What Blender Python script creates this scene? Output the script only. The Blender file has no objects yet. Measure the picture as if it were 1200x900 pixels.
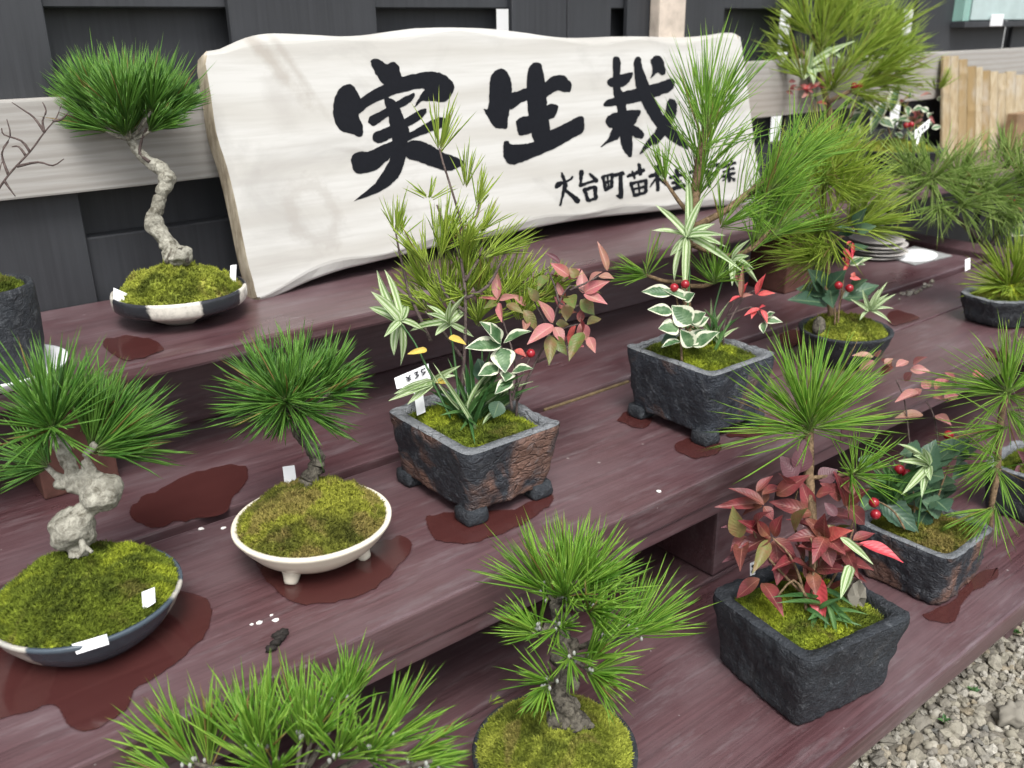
import bpy, bmesh, math, random
import numpy as np
from mathutils import Matrix, Vector, noise

# ------------------------------------------------------------------ camera, sky, sun, exposure
scene = bpy.context.scene
COL = scene.collection
FPX = 1061.567                                   # focal length in photo pixels (1200 x 900)
YAW, PITCH, ROLL = math.radians(38.3303), math.radians(21.4138), math.radians(0.8379)
CAM = np.array([0.0, 0.0, 0.82])                 # ground is z = 0

def cam_rows():
    cy, sy = math.cos(YAW), math.sin(YAW)
    f = np.array([sy*math.cos(PITCH), cy*math.cos(PITCH), -math.sin(PITCH)])
    rt = np.array([cy, -sy, 0.0]); dn = np.cross(f, rt)
    c, s = math.cos(ROLL), math.sin(ROLL)
    return np.array([c*rt + s*dn, -s*rt + c*dn, f])
RM = cam_rows()

cam_data = bpy.data.cameras.new('camera')
cam = bpy.data.objects.new('camera', cam_data); COL.objects.link(cam)
cam_data.sensor_width = 36.0
cam_data.lens = 36.0*FPX/1200.0
cam_data.dof.use_dof = True; cam_data.dof.focus_distance = 0.97; cam_data.dof.aperture_fstop = 7.5
cam_data.clip_start = 0.01; cam_data.clip_end = 500
M = Matrix.Identity(4)
for i in range(3):
    M[i][0] = RM[0][i]; M[i][1] = -RM[1][i]; M[i][2] = -RM[2][i]; M[i][3] = CAM[i]
cam.matrix_world = M
scene.camera = cam

SUN_EL, SUN_AZ = math.radians(59), math.radians(205)   # azimuth measured clockwise from +Y
world = bpy.data.worlds.new('World'); scene.world = world; world.use_nodes = True
wn = world.node_tree.nodes; wl = world.node_tree.links
bg = wn['Background']
sky = wn.new('ShaderNodeTexSky'); sky.sky_type = 'NISHITA'; sky.sun_disc = False
sky.sun_elevation = SUN_EL; sky.sun_rotation = SUN_AZ
sky.dust_density = 4.0; sky.air_density = 1.0
hsv = wn.new('ShaderNodeHueSaturation'); hsv.inputs['Saturation'].default_value = 0.36
wl.new(sky.outputs[0], hsv.inputs['Color']); wl.new(hsv.outputs[0], bg.inputs['Color'])
bg.inputs['Strength'].default_value = 0.115
sun_data = bpy.data.lights.new('sun', 'SUN'); sun_data.energy = 1.4; sun_data.angle = math.radians(24)
sun_data.color = (1.0, 0.985, 0.96)
sun = bpy.data.objects.new('sun', sun_data); COL.objects.link(sun)
sdir = Vector((math.sin(SUN_AZ)*math.cos(SUN_EL), math.cos(SUN_AZ)*math.cos(SUN_EL), math.sin(SUN_EL)))
sun.rotation_euler = (-sdir).to_track_quat('-Z', 'Y').to_euler()
vs = scene.view_settings
vs.view_transform = 'Standard'; vs.look = 'None'; vs.gamma = 1.0; vs.exposure = 1.18; vs.use_curve_mapping = False

# ------------------------------------------------------------------ pixel helpers (a pixel is a direction)
ZA, ZB, ZC = 0.479, 0.32, 0.135                  # heights of the three shelf tiers
def ray(px, py):
    return RM.T @ np.array([(px-600)/FPX, (py-450)/FPX, 1.0])
def onz(px, py, z):
    d = ray(px, py); return CAM + d*((z-CAM[2])/d[2])
def ony(px, py, y):
    d = ray(px, py); return CAM + d*(y/d[1])
def at(px, py, depth):
    return CAM + ray(px, py)*depth
def depth_of(w):
    return float((RM @ (np.asarray(w)-CAM))[2])
def cdir(dx, dy, dd=0.0):
    v = RM.T @ np.array([dx, dy, dd], float); return v/np.linalg.norm(v)
def unit(v):
    v = np.asarray(v, float); return v/max(np.linalg.norm(v), 1e-9)
def cr(ox, oy, s):                               # coordinates read in an enlarged crop -> photo pixels
    return lambda x, y: (ox + x/s, oy + y/s)

# ------------------------------------------------------------------ object helpers
def link(o, parent=None):
    COL.objects.link(o)
    if parent is not None: o.parent = parent
    return o
def tag(o, label=None, cat=None, group=None, kind=None):
    if label: o['label'] = label
    if cat: o['category'] = cat
    if group: o['group'] = group
    if kind: o['kind'] = kind
    return o
def thing(name, loc, label, cat, group=None):
    o = bpy.data.objects.new(name, None); o.empty_display_size = 0.02
    o.location = loc; link(o); tag(o, label, cat, group); return o
def base_of(parent):                             # world offset of an object's local frame
    p = np.zeros(3); q = parent
    while q is not None:
        p += np.array(q.location); q = q.parent
    return p
def mesh_obj(name, V, F, mat, parent=None, smooth=True, uv=None, attr=None):
    V = np.asarray(V, float) - (base_of(parent) if parent is not None else 0)
    me = bpy.data.meshes.new(name)
    me.from_pydata(V.tolist(), [], [tuple(int(i) for i in f) for f in F])
    me.materials.append(mat)
    if smooth: me.polygons.foreach_set('use_smooth', [True]*len(me.polygons))
    if uv is not None:
        l = me.uv_layers.new(name='UVMap'); vi = np.zeros(len(me.loops), int); me.loops.foreach_get('vertex_index', vi)
        l.data.foreach_set('uv', np.asarray(uv, float)[vi].ravel())
    if attr is not None:
        a = me.color_attributes.new('nv', 'FLOAT_COLOR', 'POINT'); a.data.foreach_set('color', np.asarray(attr, float).ravel())
    me.update()
    o = bpy.data.objects.new(name, me); return link(o, parent)
def fast_mesh(name, V, quads, tris, mat, parent=None, attr=None, smooth=True):
    V = np.asarray(V, np.float32) - (base_of(parent) if parent is not None else 0)
    me = bpy.data.meshes.new(name)
    nq, nt = len(quads), len(tris)
    me.vertices.add(len(V)); me.vertices.foreach_set('co', V.astype(np.float32).ravel())
    idx = np.concatenate([np.asarray(quads).ravel(), np.asarray(tris).ravel()]).astype(np.int32)
    me.loops.add(len(idx)); me.loops.foreach_set('vertex_index', idx)
    me.polygons.add(nq+nt)
    st = np.concatenate([np.arange(nq)*4, nq*4+np.arange(nt)*3]).astype(np.int32)
    me.polygons.foreach_set('loop_start', st)
    me.update(calc_edges=True)
    if smooth: me.polygons.foreach_set('use_smooth', np.ones(nq+nt, bool))
    me.materials.append(mat)
    if attr is not None:
        a = me.color_attributes.new('nv', 'FLOAT_COLOR', 'POINT'); a.data.foreach_set('color', np.asarray(attr, np.float32).ravel())
    me.validate()
    o = bpy.data.objects.new(name, me); return link(o, parent)
def nz(p, s=1.0):
    return noise.noise(Vector((p[0]*s, p[1]*s, p[2]*s)))

# ------------------------------------------------------------------ materials
MATS = {}
class NT:
    def __init__(self, name, rough=0.6, spec=0.5):
        self.m = bpy.data.materials.new(name); self.m.use_nodes = True
        self.t = self.m.node_tree; self.n = self.t.nodes; self.b = self.n['Principled BSDF']
        self.b.inputs['Roughness'].default_value = rough
        self.b.inputs['Specular IOR Level'].default_value = spec
        MATS[name] = self.m
    def node(self, typ, **kw):
        x = self.n.new(typ)
        for k, v in kw.items(): setattr(x, k, v)
        return x
    def l(self, a, b): self.t.links.new(a, b)
    def coord(self, scale=(1, 1, 1), kind='Object', rot=(0, 0, 0)):
        tc = self.node('ShaderNodeTexCoord'); mp = self.node('ShaderNodeMapping')
        mp.inputs['Scale'].default_value = scale; mp.inputs['Rotation'].default_value = rot
        self.l(tc.outputs[kind], mp.inputs['Vector']); return mp.outputs[0]
    def wcoord(self, scale=(1, 1, 1)):
        g = self.node('ShaderNodeNewGeometry'); mp = self.node('ShaderNodeMapping')
        mp.inputs['Scale'].default_value = scale; self.l(g.outputs['Position'], mp.inputs['Vector']); return mp.outputs[0]
    def noise(self, vec, scale, detail=4, rough=0.55, dist=0.0):
        x = self.node('ShaderNodeTexNoise'); x.inputs['Scale'].default_value = scale
        x.inputs['Detail'].default_value = detail; x.inputs['Roughness'].default_value = rough; x.inputs['Distortion'].default_value = dist
        self.l(vec, x.inputs['Vector']); return x.outputs['Fac']
    def ramp(self, fac, stops):
        r = self.node('ShaderNodeValToRGB'); e = r.color_ramp.elements
        while len(e) < len(stops): e.new(0.5)
        for k, (p, c) in enumerate(stops):
            e[k].position = p; e[k].color = (c[0], c[1], c[2], 1)
        self.l(fac, r.inputs['Fac']); return r.outputs['Color']
    def mix(self, fac, a, b, mode='MIX'):
        x = self.node('ShaderNodeMixRGB', blend_type=mode)
        for s, v in ((0, fac), (1, a), (2, b)):
            if hasattr(v, 'is_linked'): self.l(v, x.inputs[s])
            elif s == 0: x.inputs[0].default_value = v
            else: x.inputs[s].default_value = (v[0], v[1], v[2], 1)
        return x.outputs[0]
    def math(self, op, a, b=None):
        x = self.node('ShaderNodeMath', operation=op)
        for s, v in ((0, a), (1, b)):
            if v is None: continue
            if hasattr(v, 'is_linked'): self.l(v, x.inputs[s])
            else: x.inputs[s].default_value = v
        return x.outputs[0]
    def color(self, c):
        if hasattr(c, 'is_linked'): self.l(c, self.b.inputs['Base Color'])
        else: self.b.inputs['Base Color'].default_value = (c[0], c[1], c[2], 1)
    def rough(self, fac): self.l(fac, self.b.inputs['Roughness'])
    def bump(self, h, strength=0.3, dist=0.002):
        x = self.node('ShaderNodeBump'); x.inputs['Strength'].default_value = strength; x.inputs['Distance'].default_value = dist
        self.l(h, x.inputs['Height']); self.l(x.outputs[0], self.b.inputs['Normal'])
    def map(self, fac, a, b, c, d):
        x = self.node('ShaderNodeMapRange')
        for k, v in zip((1, 2, 3, 4), (a, b, c, d)): x.inputs[k].default_value = v
        self.l(fac, x.inputs[0]); return x.outputs[0]

def mat_paint():                                  # weathered maroon deck stain with painted grey sheen, grain along X
    t = NT('maroon_paint', 0.45)
    obi = t.node('ShaderNodeObjectInfo')
    g = t.node('ShaderNodeNewGeometry'); ad = t.node('ShaderNodeVectorMath', operation='ADD')
    cmb = t.node('ShaderNodeCombineXYZ'); t.l(t.math('MULTIPLY', obi.outputs['Random'], 7.0), cmb.inputs[0]); t.l(obi.outputs['Random'], cmb.inputs[1])
    t.l(g.outputs['Position'], ad.inputs[0]); t.l(cmb.outputs[0], ad.inputs[1])
    def sc(s):
        mp = t.node('ShaderNodeMapping'); mp.inputs['Scale'].default_value = s; t.l(ad.outputs[0], mp.inputs['Vector']); return mp.outputs[0]
    grain = t.noise(sc((1.6, 70, 70)), 3.0, 7, 0.62, 0.8)
    fine = t.noise(sc((10, 300, 300)), 2.0, 3, 0.6)
    blot = t.noise(sc((1.6, 3, 3)), 3.0, 5, 0.6)
    dust_sheen = t.noise(sc((2.5, 14, 14)), 5.0, 6, 0.7)
    base = t.mix(t.map(grain, 0.3, 0.7, 0, 1), (0.042, 0.016, 0.018), (0.104, 0.050, 0.055))
    base = t.mix(t.map(blot, 0.36, 0.68, 0, 0.5), base, (0.145, 0.102, 0.110))  # grey sky sheen on the boards, painted in as soft blotches
    base = t.mix(t.map(dust_sheen, 0.52, 0.78, 0, 0.42), base, (0.225, 0.200, 0.208))  # pale dust and scuffs, plus more of the sheen put into the colour
    # little pale flecks
    v = t.node('ShaderNodeTexVoronoi'); v.inputs['Scale'].default_value = 55; t.l(sc((1, 1, 1)), v.inputs['Vector'])
    fl = t.math('LESS_THAN', v.outputs['Distance'], t.map(t.noise(sc((1, 1, 1)), 9, 3), 0.52, 0.72, 0.0, 0.13))
    base = t.mix(t.math('MULTIPLY', fl, 0.35), base, (0.45, 0.42, 0.40))
    t.color(base)
    t.b.inputs['Specular IOR Level'].default_value = 0.8
    t.rough(t.map(blot, 0.3, 0.7, 0.26, 0.42))
    h = t.math('ADD', t.math('MULTIPLY', grain, 1.0), t.math('MULTIPLY', fine, 0.5))
    t.bump(h, 0.28, 0.001)
mat_paint()
def simple(name, c, rough=0.6, spec=0.5, var=0.25, scale=40, bump=0.15, bd=0.001):
    t = NT(name, rough, spec); n = t.noise(t.wcoord(), scale, 5, 0.6)
    lo = [x*(1-var) for x in c]; hi = [min(1, x*(1+var)) for x in c]
    t.color(t.ramp(n, [(0.3, lo), (0.7, hi)]))
    if bump: t.bump(n, bump, bd)
    return t
t = NT('wet_wood', 0.13)
g = t.noise(t.wcoord((3, 60, 60)), 3.0, 6, 0.6, 0.6)
t.color(t.mix(g, (0.042, 0.012, 0.011), (0.072, 0.024, 0.022))); t.bump(g, 0.10, 0.0006)
at_ = t.node('ShaderNodeAttribute', attribute_name='nv'); sp = t.node('ShaderNodeSeparateColor'); t.l(at_.outputs['Color'], sp.inputs[0])
al = t.math('ADD', sp.outputs[0], t.math('MULTIPLY', t.math('SUBTRACT', t.noise(t.wcoord((60, 160, 160)), 3, 4, 0.6), 0.5), 0.9))
t.l(t.map(al, 0.22, 0.62, 0.0, 0.95), t.b.inputs['Alpha'])
# fence: charred / dark stained boards
t = NT('fence_dark', 0.55)
oi = t.node('ShaderNodeObjectInfo')
g = t.noise(t.wcoord((70, 70, 2.0)), 2.0, 6, 0.65, 0.4); b = t.noise(t.wcoord((3, 3, 1.2)), 3.0, 4)
c = t.mix(t.map(g, 0.3, 0.7, 0, 1), (0.018, 0.020, 0.023), (0.034, 0.036, 0.041))
c = t.mix(t.map(b, 0.4, 0.7, 0, 0.6), c, (0.044, 0.048, 0.054))
ch = t.noise(t.wcoord((50, 50, 9)), 2.2, 5, 0.7)
c = t.mix(t.map(ch, 0.70, 0.76, 0, 0.6), c, (0.22, 0.19, 0.16)); c = t.mix(t.math('MULTIPLY', oi.outputs['Random'], 0.35), c, (0.02, 0.02, 0.022))
t.color(c); t.bump(g, 0.3, 0.001)
# weathered pale rail
t = NT('rail_wood', 0.75, 0.3)
wv = t.node('ShaderNodeTexWave'); wv.bands_direction = 'Z'; wv.inputs['Scale'].default_value = 14; wv.inputs['Distortion'].default_value = 2.2
wv.inputs['Detail'].default_value = 3; wv.inputs['Detail Scale'].default_value = 1.2
t.l(t.wcoord((0.35, 1, 1.6)), wv.inputs['Vector'])
g = t.noise(t.wcoord((4, 90, 90)), 3, 6, 0.65)
c = t.mix(t.map(wv.outputs['Fac'], 0.5, 1.0, 0, 0.45), (0.36, 0.35, 0.33), (0.21, 0.19, 0.17)); c = t.mix(t.map(g, 0.35, 0.75, 0, 0.6), c, (0.26, 0.24, 0.21))
big = t.noise(t.wcoord((0.7, 1, 2)), 2.2, 3); c = t.mix(t.map(big, 0.45, 0.7, 0, 0.5), c, (0.30, 0.24, 0.18)); t.color(c); t.bump(g, 0.3, 0.001)
# sign slab: pale planed wood with faint grain and grey stains
t = NT('sign_wood', 0.6, 0.3)
wv = t.node('ShaderNodeTexWave'); wv.bands_direction = 'Z'; wv.inputs['Scale'].default_value = 4.5; wv.inputs['Distortion'].default_value = 5
wv.inputs['Detail'].default_value = 4; wv.inputs['Detail Scale'].default_value = 0.8
t.l(t.wcoord((0.5, 1, 1)), wv.inputs['Vector'])
g = t.noise(t.wcoord((3, 50, 50)), 2.5, 6, 0.6); s = t.noise(t.wcoord((2.2, 3, 3.4)), 2.4, 6, 0.6, 0.8)
c = t.mix(t.map(wv.outputs['Fac'], 0.3, 1.0, 0, 0.6), (0.47, 0.465, 0.44), (0.37, 0.355, 0.32)); c = t.mix(t.map(g, 0.42, 0.75, 0, 0.5), c, (0.34, 0.325, 0.295))
c = t.mix(t.map(s, 0.53, 0.72, 0, 0.6), c, (0.30, 0.29, 0.27))
def stain(c, px, py, angle, rx, rz, col, amt, ring=0.0):
    d_ = ray(px, py); k_ = (1.150+0.2895*(CAM[2]-ZA))/(d_[1]-0.2895*d_[2]); w_ = CAM+d_*k_
    g_ = t.node('ShaderNodeNewGeometry'); sb = t.node('ShaderNodeVectorMath', operation='SUBTRACT'); t.l(g_.outputs['Position'], sb.inputs[0]); sb.inputs[1].default_value = tuple(w_)
    vr = t.node('ShaderNodeVectorRotate'); vr.rotation_type = 'Y_AXIS'; vr.inputs['Angle'].default_value = angle; t.l(sb.outputs[0], vr.inputs['Vector'])
    ml = t.node('ShaderNodeVectorMath', operation='MULTIPLY'); ml.inputs[1].default_value = (1/rx, 0, 1/rz); t.l(vr.outputs[0], ml.inputs[0])
    ln = t.node('ShaderNodeVectorMath', operation='LENGTH'); t.l(ml.outputs[0], ln.inputs[0])
    v_ = t.math('ADD', ln.outputs['Value'], t.math('MULTIPLY', t.math('SUBTRACT', t.noise(t.wcoord(), 38, 5, 0.65), 0.5), 1.5))
    if ring: v_ = t.math('MULTIPLY', t.math('ABSOLUTE', t.math('SUBTRACT', v_, 1.0)), ring)
    return t.mix(t.map(v_, 0.25, 1.0, amt, 0), c, col)
c = stain(c, 318, 72, 0.62, 0.016, 0.085, (0.25, 0.22, 0.18), 0.5); c = stain(c, 345, 80, 0.5, 0.010, 0.085, (0.27, 0.245, 0.21), 0.45)
c = stain(c, 368, 250, 0.3, 0.032, 0.040, (0.30, 0.28, 0.25), 0.4, 2.2); c = stain(c, 430, 180, 1.35, 0.006, 0.07, (0.29, 0.275, 0.25), 0.5); c = stain(c, 330, 120, 0.2, 0.03, 0.05, (0.34, 0.325, 0.30), 0.5)
t.color(c); t.bump(g, 0.15, 0.0006)
t = NT('sign_edge', 0.8, 0.2)                     # bark-side edge of the slab
g = t.noise(t.wcoord((12, 12, 4)), 5, 6, 0.65)
t.color(t.ramp(g, [(0.3, (0.16, 0.125, 0.085)), (0.55, (0.45, 0.39, 0.29)), (0.75, (0.60, 0.54, 0.44))])); t.bump(g, 0.4, 0.002)
t = NT('ink', 0.55, 0.15); g = t.noise(t.wcoord((60, 60, 60)), 3, 4)
t.color(t.mix(g, (0.002, 0.0022, 0.004), (0.006, 0.007, 0.010)))
# bamboo
t = NT('bamboo', 0.5, 0.4); oi = t.node('ShaderNodeObjectInfo'); g = t.noise(t.wcoord((120, 120, 3)), 2, 5, 0.6); b = t.noise(t.wcoord((6, 6, 5)), 3, 4)
c = t.mix(oi.outputs['Random'], (0.27, 0.19, 0.085), (0.44, 0.37, 0.25)); c = t.mix(t.map(g, 0.38, 0.68, 0, 0.7), c, (0.22, 0.145, 0.06)); c = t.mix(t.map(b, 0.52, 0.72, 0, 0.6), c, (0.42, 0.39, 0.34))
t.color(c); t.bump(g, 0.2, 0.0008)
simple('raw_splinter', (0.13, 0.095, 0.05), 0.8, 0.2, 0.5, 60)
simple('brown_wood', (0.23, 0.15, 0.085), 0.7, 0.3, 0.3, 30)
simple('post_wood', (0.50, 0.43, 0.36), 0.75, 0.3, 0.25, 25)
simple('terracotta', (0.085, 0.038, 0.030), 0.8, 0.2, 0.25, 60)
simple('white_wall', (0.75, 0.76, 0.76), 0.8, 0.2, 0.05, 5, 0)
simple('white_plastic', (0.78, 0.79, 0.80), 0.4, 0.5, 0.04, 20, 0)
simple('pen_black', (0.02, 0.02, 0.03), 0.6, 0.3, 0.1, 20, 0)
simple('cream_glaze', (0.72, 0.67, 0.55), 0.22, 0.5, 0.06, 18, 0.05)
simple('plate_grey', (0.47, 0.45, 0.42), 0.35, 0.5, 0.08, 18, 0.05)
simple('soil', (0.030, 0.023, 0.017), 0.95, 0.1, 0.5, 250, 0.6, 0.002)
simple('berry_red', (0.26, 0.010, 0.018), 0.22, 0.5, 0.2, 90, 0)
simple('debris', (0.02, 0.017, 0.015), 0.8, 0.2, 0.4, 200, 0.3)
simple('bird_white', (0.72, 0.70, 0.66), 0.7, 0.3, 0.1, 200, 0.2)
simple('bud_pale', (0.30, 0.31, 0.28), 0.7, 0.3, 0.2, 500, 0.2)
t = NT('green_acrylic', 0.08, 0.5); t.color((0.50, 0.78, 0.70)); t.b.inputs['Transmission Weight'].default_value = 0.55; t.b.inputs['Alpha'].default_value = 1.0
simple('pale_board', (0.42, 0.52, 0.51), 0.25, 0.5, 0.12, 14, 0)
t = NT('card_film', 0.12, 0.5); t.color((0.36, 0.37, 0.36))
# glazed bowls
def glaze(name, dark, light, patches, rough=0.22):
    t = NT(name, rough, 0.5); co = t.coord(); f = t.noise(co, 160, 4, 0.6); n = t.noise(co, 60, 4, 0.6)
    sp = t.node('ShaderNodeSeparateXYZ'); t.l(co, sp.inputs[0]); th = t.math('ARCTAN2', sp.outputs[1], sp.outputs[0]); mask = None
    for ctr, hw in patches:
        df = t.math('ABSOLUTE', t.math('SUBTRACT', th, math.radians(ctr))); df = t.math('ADD', df, t.math('MULTIPLY', t.math('SUBTRACT', n, 0.5), 0.22))
        mk = t.map(df, math.radians(hw), math.radians(hw)+0.05, 1, 0); mask = mk if mask is None else t.math('MAXIMUM', mask, mk)
    c = t.mix(mask, dark, light); c = t.mix(t.map(f, 0.45, 0.8, 0, 0.4), c, [x*0.6 for x in dark]); c = t.mix(t.map(n, 0.58, 0.8, 0, 0.35), c, [min(1, x*2.2) for x in dark]); t.color(c); t.bump(f, 0.06, 0.0005)
glaze('glaze_blue', (0.055, 0.074, 0.092), (0.42, 0.40, 0.35), [(-155, 13), (-36, 9), (60, 20)])
glaze('glaze_striped', (0.024, 0.026, 0.030), (0.60, 0.57, 0.50), [(-114, 20), (-38, 10), (165, 14), (60, 18)])
# rough dark clay
def clay(name, dark, mid, brown, bthr, sc_amt=0.7, crack=0.45):
    t = NT(name, 0.62, 0.45); w = t.coord()
    n = t.noise(w, 14, 5, 0.6, 0.6); f = t.noise(w, 90, 6, 0.7, 0.4); b = t.noise(w, 13, 5, 0.6, 0.8); sc = t.noise(w, 260, 3, 0.6)
    c = t.mix(t.map(n, 0.35, 0.68, 0, 1), dark, mid); c = t.mix(t.map(b, bthr, bthr+0.12, 0, 0.9), c, brown)
    c = t.mix(t.map(f, 0.56, 0.74, 0, sc_amt), c, (0.19, 0.205, 0.22)); t.color(c)
    t.rough(t.map(n, 0.3, 0.7, 0.45, 0.75)); vo = t.node('ShaderNodeTexVoronoi'); vo.inputs['Scale'].default_value = 55; vo.feature = 'DISTANCE_TO_EDGE'
    mpv = t.coord((1, 1, 1.9)); ad = t.node('ShaderNodeVectorMath', operation='ADD'); nv3 = t.node('ShaderNodeTexNoise'); nv3.inputs['Scale'].default_value = 40; t.l(mpv, nv3.inputs['Vector'])
    ml = t.node('ShaderNodeVectorMath', operation='SCALE'); ml.inputs['Scale'].default_value = 0.03; t.l(nv3.outputs['Color'], ml.inputs[0]); t.l(mpv, ad.inputs[0]); t.l(ml.outputs[0], ad.inputs[1]); t.l(ad.outputs[0], vo.inputs['Vector'])
    cr_ = t.math('MULTIPLY', t.map(vo.outputs['Distance'], 0.0, 0.12, 0, 1), t.map(b, 0.35, 0.6, 0.1, 0.9))
    t.bump(t.math('ADD', t.math('ADD', f, t.math('MULTIPLY', sc, 0.3)), t.math('MULTIPLY', cr_, crack)), 1.0, 0.006)
clay('clay_black', (0.012, 0.014, 0.018), (0.027, 0.033, 0.040), (0.040, 0.038, 0.037), 0.60, 0.45, 0.10)
clay('clay_slate', (0.016, 0.020, 0.027), (0.038, 0.046, 0.060), (0.150, 0.088, 0.064), 0.55, 0.5, 0.22)
clay('clay_brown', (0.018, 0.021, 0.027), (0.042, 0.048, 0.058), (0.165, 0.088, 0.062), 0.46, 0.55)
clay('clay_rim', (0.13, 0.14, 0.15), (0.22, 0.23, 0.24), (0.24, 0.20, 0.17), 0.62)
# moss
def moss_mat(name, dark, mid, yellow, brown, yt=0.5, bt=0.6):
    t = NT(name, 0.9, 0.15); w = t.wcoord()
    n = t.noise(w, 34, 4, 0.6, 0.4); p = t.noise(w, 13, 3, 0.5, 0.6); f = t.noise(w, 260, 4, 0.7); q = t.noise(w, 21, 3, 0.5, 1.0)
    c = t.mix(t.map(n, 0.40, 0.60, 0, 1), [x*0.75 for x in dark], mid); c = t.mix(t.map(p, yt-0.02, yt+0.08, 0, 0.9), c, yellow)
    c = t.mix(t.map(q, bt, bt+0.10, 0, 0.75), c, brown); c = t.mix(t.map(f, 0.36, 0.62, 0.7, 0), c, [x*0.35 for x in mid]); c = t.mix(t.map(f, 0.60, 0.75, 0, 0.5), c, [min(0.5, x*1.5) for x in yellow]); t.color(c)
    t.bump(f, 0.8, 0.002)
moss_mat('moss_green', (0.071, 0.101, 0.016), (0.190, 0.247, 0.028), (0.414, 0.483, 0.041), (0.172, 0.136, 0.046), 0.50, 0.58)
moss_mat('moss_olive', (0.103, 0.113, 0.025), (0.241, 0.259, 0.041), (0.380, 0.397, 0.053), (0.322, 0.241, 0.086), 0.53, 0.50)
moss_mat('moss_lime', (0.115, 0.147, 0.023), (0.270, 0.316, 0.041), (0.483, 0.523, 0.081), (0.299, 0.236, 0.081), 0.47, 0.58)
# bark
def bark(name, lo, hi, scale=120):
    t = NT(name, 0.85, 0.2); n = t.noise(t.wcoord(), scale, 6, 0.7, 0.5); m = t.noise(t.wcoord(), scale*0.25, 4, 0.6)
    c = t.ramp(n, [(0.36, lo), (0.60, hi)]); c = t.mix(t.map(m, 0.45, 0.7, 0, 0.5), c, [0.75*x for x in lo]); t.color(c); t.bump(n, 0.7, 0.002)
bark('bark_pale', (0.10, 0.092, 0.07), (0.37, 0.36, 0.30))
bark('bark_grey', (0.020, 0.017, 0.014), (0.155, 0.14, 0.11), 150)
bark('bark_brown', (0.065, 0.042, 0.024), (0.24, 0.165, 0.095), 200)
bark('bark_twig', (0.045, 0.032, 0.030), (0.13, 0.10, 0.09), 200)
# needles
def needle_mat(name, a, b, base=(0.22, 0.21, 0.12)):
    t = NT(name, 0.42, 0.4)
    at_ = t.node('ShaderNodeAttribute', attribute_name='nv'); sp = t.node('ShaderNodeSeparateColor'); t.l(at_.outputs['Color'], sp.inputs[0])
    c = t.mix(sp.outputs[0], a, b); c = t.mix(t.map(sp.outputs[1], 0.0, 0.16, 0.55, 0), c, base)
    c = t.mix(t.map(sp.outputs[1], 0.9, 1.0, 0, 0.35), c, (0.30, 0.30, 0.10)); c = t.mix(t.math('GREATER_THAN', sp.outputs[2], 0.975), c, (0.26, 0.19, 0.06)); t.color(c)
    tr = t.node('ShaderNodeBsdfTranslucent'); t.l(c, tr.inputs['Color']); mx = t.node('ShaderNodeMixShader'); mx.inputs[0].default_value = 0.40
    out = t.n['Material Output']; t.l(t.b.outputs[0], mx.inputs[1]); t.l(tr.outputs[0], mx.inputs[2]); t.l(mx.outputs[0], out.inputs[0])
needle_mat('needle_deep', (0.030, 0.095, 0.020), (0.100, 0.215, 0.045))
needle_mat('needle_green', (0.055, 0.170, 0.026), (0.180, 0.375, 0.060))
needle_mat('needle_bright', (0.115, 0.290, 0.026), (0.285, 0.480, 0.065))
needle_mat('needle_yellow', (0.220, 0.350, 0.030), (0.420, 0.530, 0.085))
needle_mat('needle_dull', (0.190, 0.320, 0.060), (0.380, 0.500, 0.150))
# leaves (u across -1..1 stored as 0..1, v along)
def leaf_mat(name, fn, rough=0.42, trans=0.2):
    t = NT(name, rough, 0.4); uv = t.node('ShaderNodeUVMap'); sp = t.node('ShaderNodeSeparateXYZ'); t.l(uv.outputs[0], sp.inputs[0])
    ab = t.math('ABSOLUTE', t.math('SUBTRACT', t.math('MULTIPLY', sp.outputs[0], 2.0), 1.0))
    oi = t.node('ShaderNodeObjectInfo'); n = t.noise(t.wcoord(), 90, 4, 0.6, 0.3)
    c = fn(t, ab, sp.outputs[1], oi.outputs['Random'], n); t.color(c)
    vein = t.math('ADD', t.math('MULTIPLY', t.math('LESS_THAN', ab, 0.06), -1.0), t.math('SINE', t.math('MULTIPLY', t.math('ADD', sp.outputs[1], t.math('MULTIPLY', ab, -0.25)), 55)))
    t.bump(vein, 0.18, 0.0007)
    tr = t.node('ShaderNodeBsdfTranslucent'); t.l(c, tr.inputs['Color']); mx = t.node('ShaderNodeMixShader'); mx.inputs[0].default_value = trans
    t.l(t.b.outputs[0], mx.inputs[1]); t.l(tr.outputs[0], mx.inputs[2]); t.l(mx.outputs[0], t.n['Material Output'].inputs[0])
def f_red(t, ab, v, r, n):
    c = t.ramp(r, [(0.0, (0.20, 0.030, 0.038)), (0.35, (0.27, 0.070, 0.070)), (0.7, (0.115, 0.022, 0.027)), (1.0, (0.22, 0.080, 0.050))])
    c = t.mix(t.map(n, 0.42, 0.65, 0, 0.6), c, (0.085, 0.028, 0.026)); c = t.mix(t.map(v, 0.0, 0.5, 0.4, 0), c, (0.24, 0.13, 0.055)); c = t.mix(t.math('MULTIPLY', t.math('LESS_THAN', ab, 0.06), 0.45), c, (0.42, 0.20, 0.15)); return c
leaf_mat('leaf_red', f_red)
def f_pink(t, ab, v, r, n):
    c = t.ramp(r, [(0.0, (0.40, 0.11, 0.125)), (0.4, (0.44, 0.19, 0.18)), (0.75, (0.31, 0.165, 0.115)), (1.0, (0.40, 0.085, 0.105))])
    c = t.mix(t.map(n, 0.47, 0.70, 0, 0.4), c, (0.30, 0.24, 0.10)); c = t.mix(t.math('MULTIPLY', t.math('LESS_THAN', ab, 0.06), 0.45), c, (0.62, 0.42, 0.33)); return c
leaf_mat('leaf_pink', f_pink)
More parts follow.
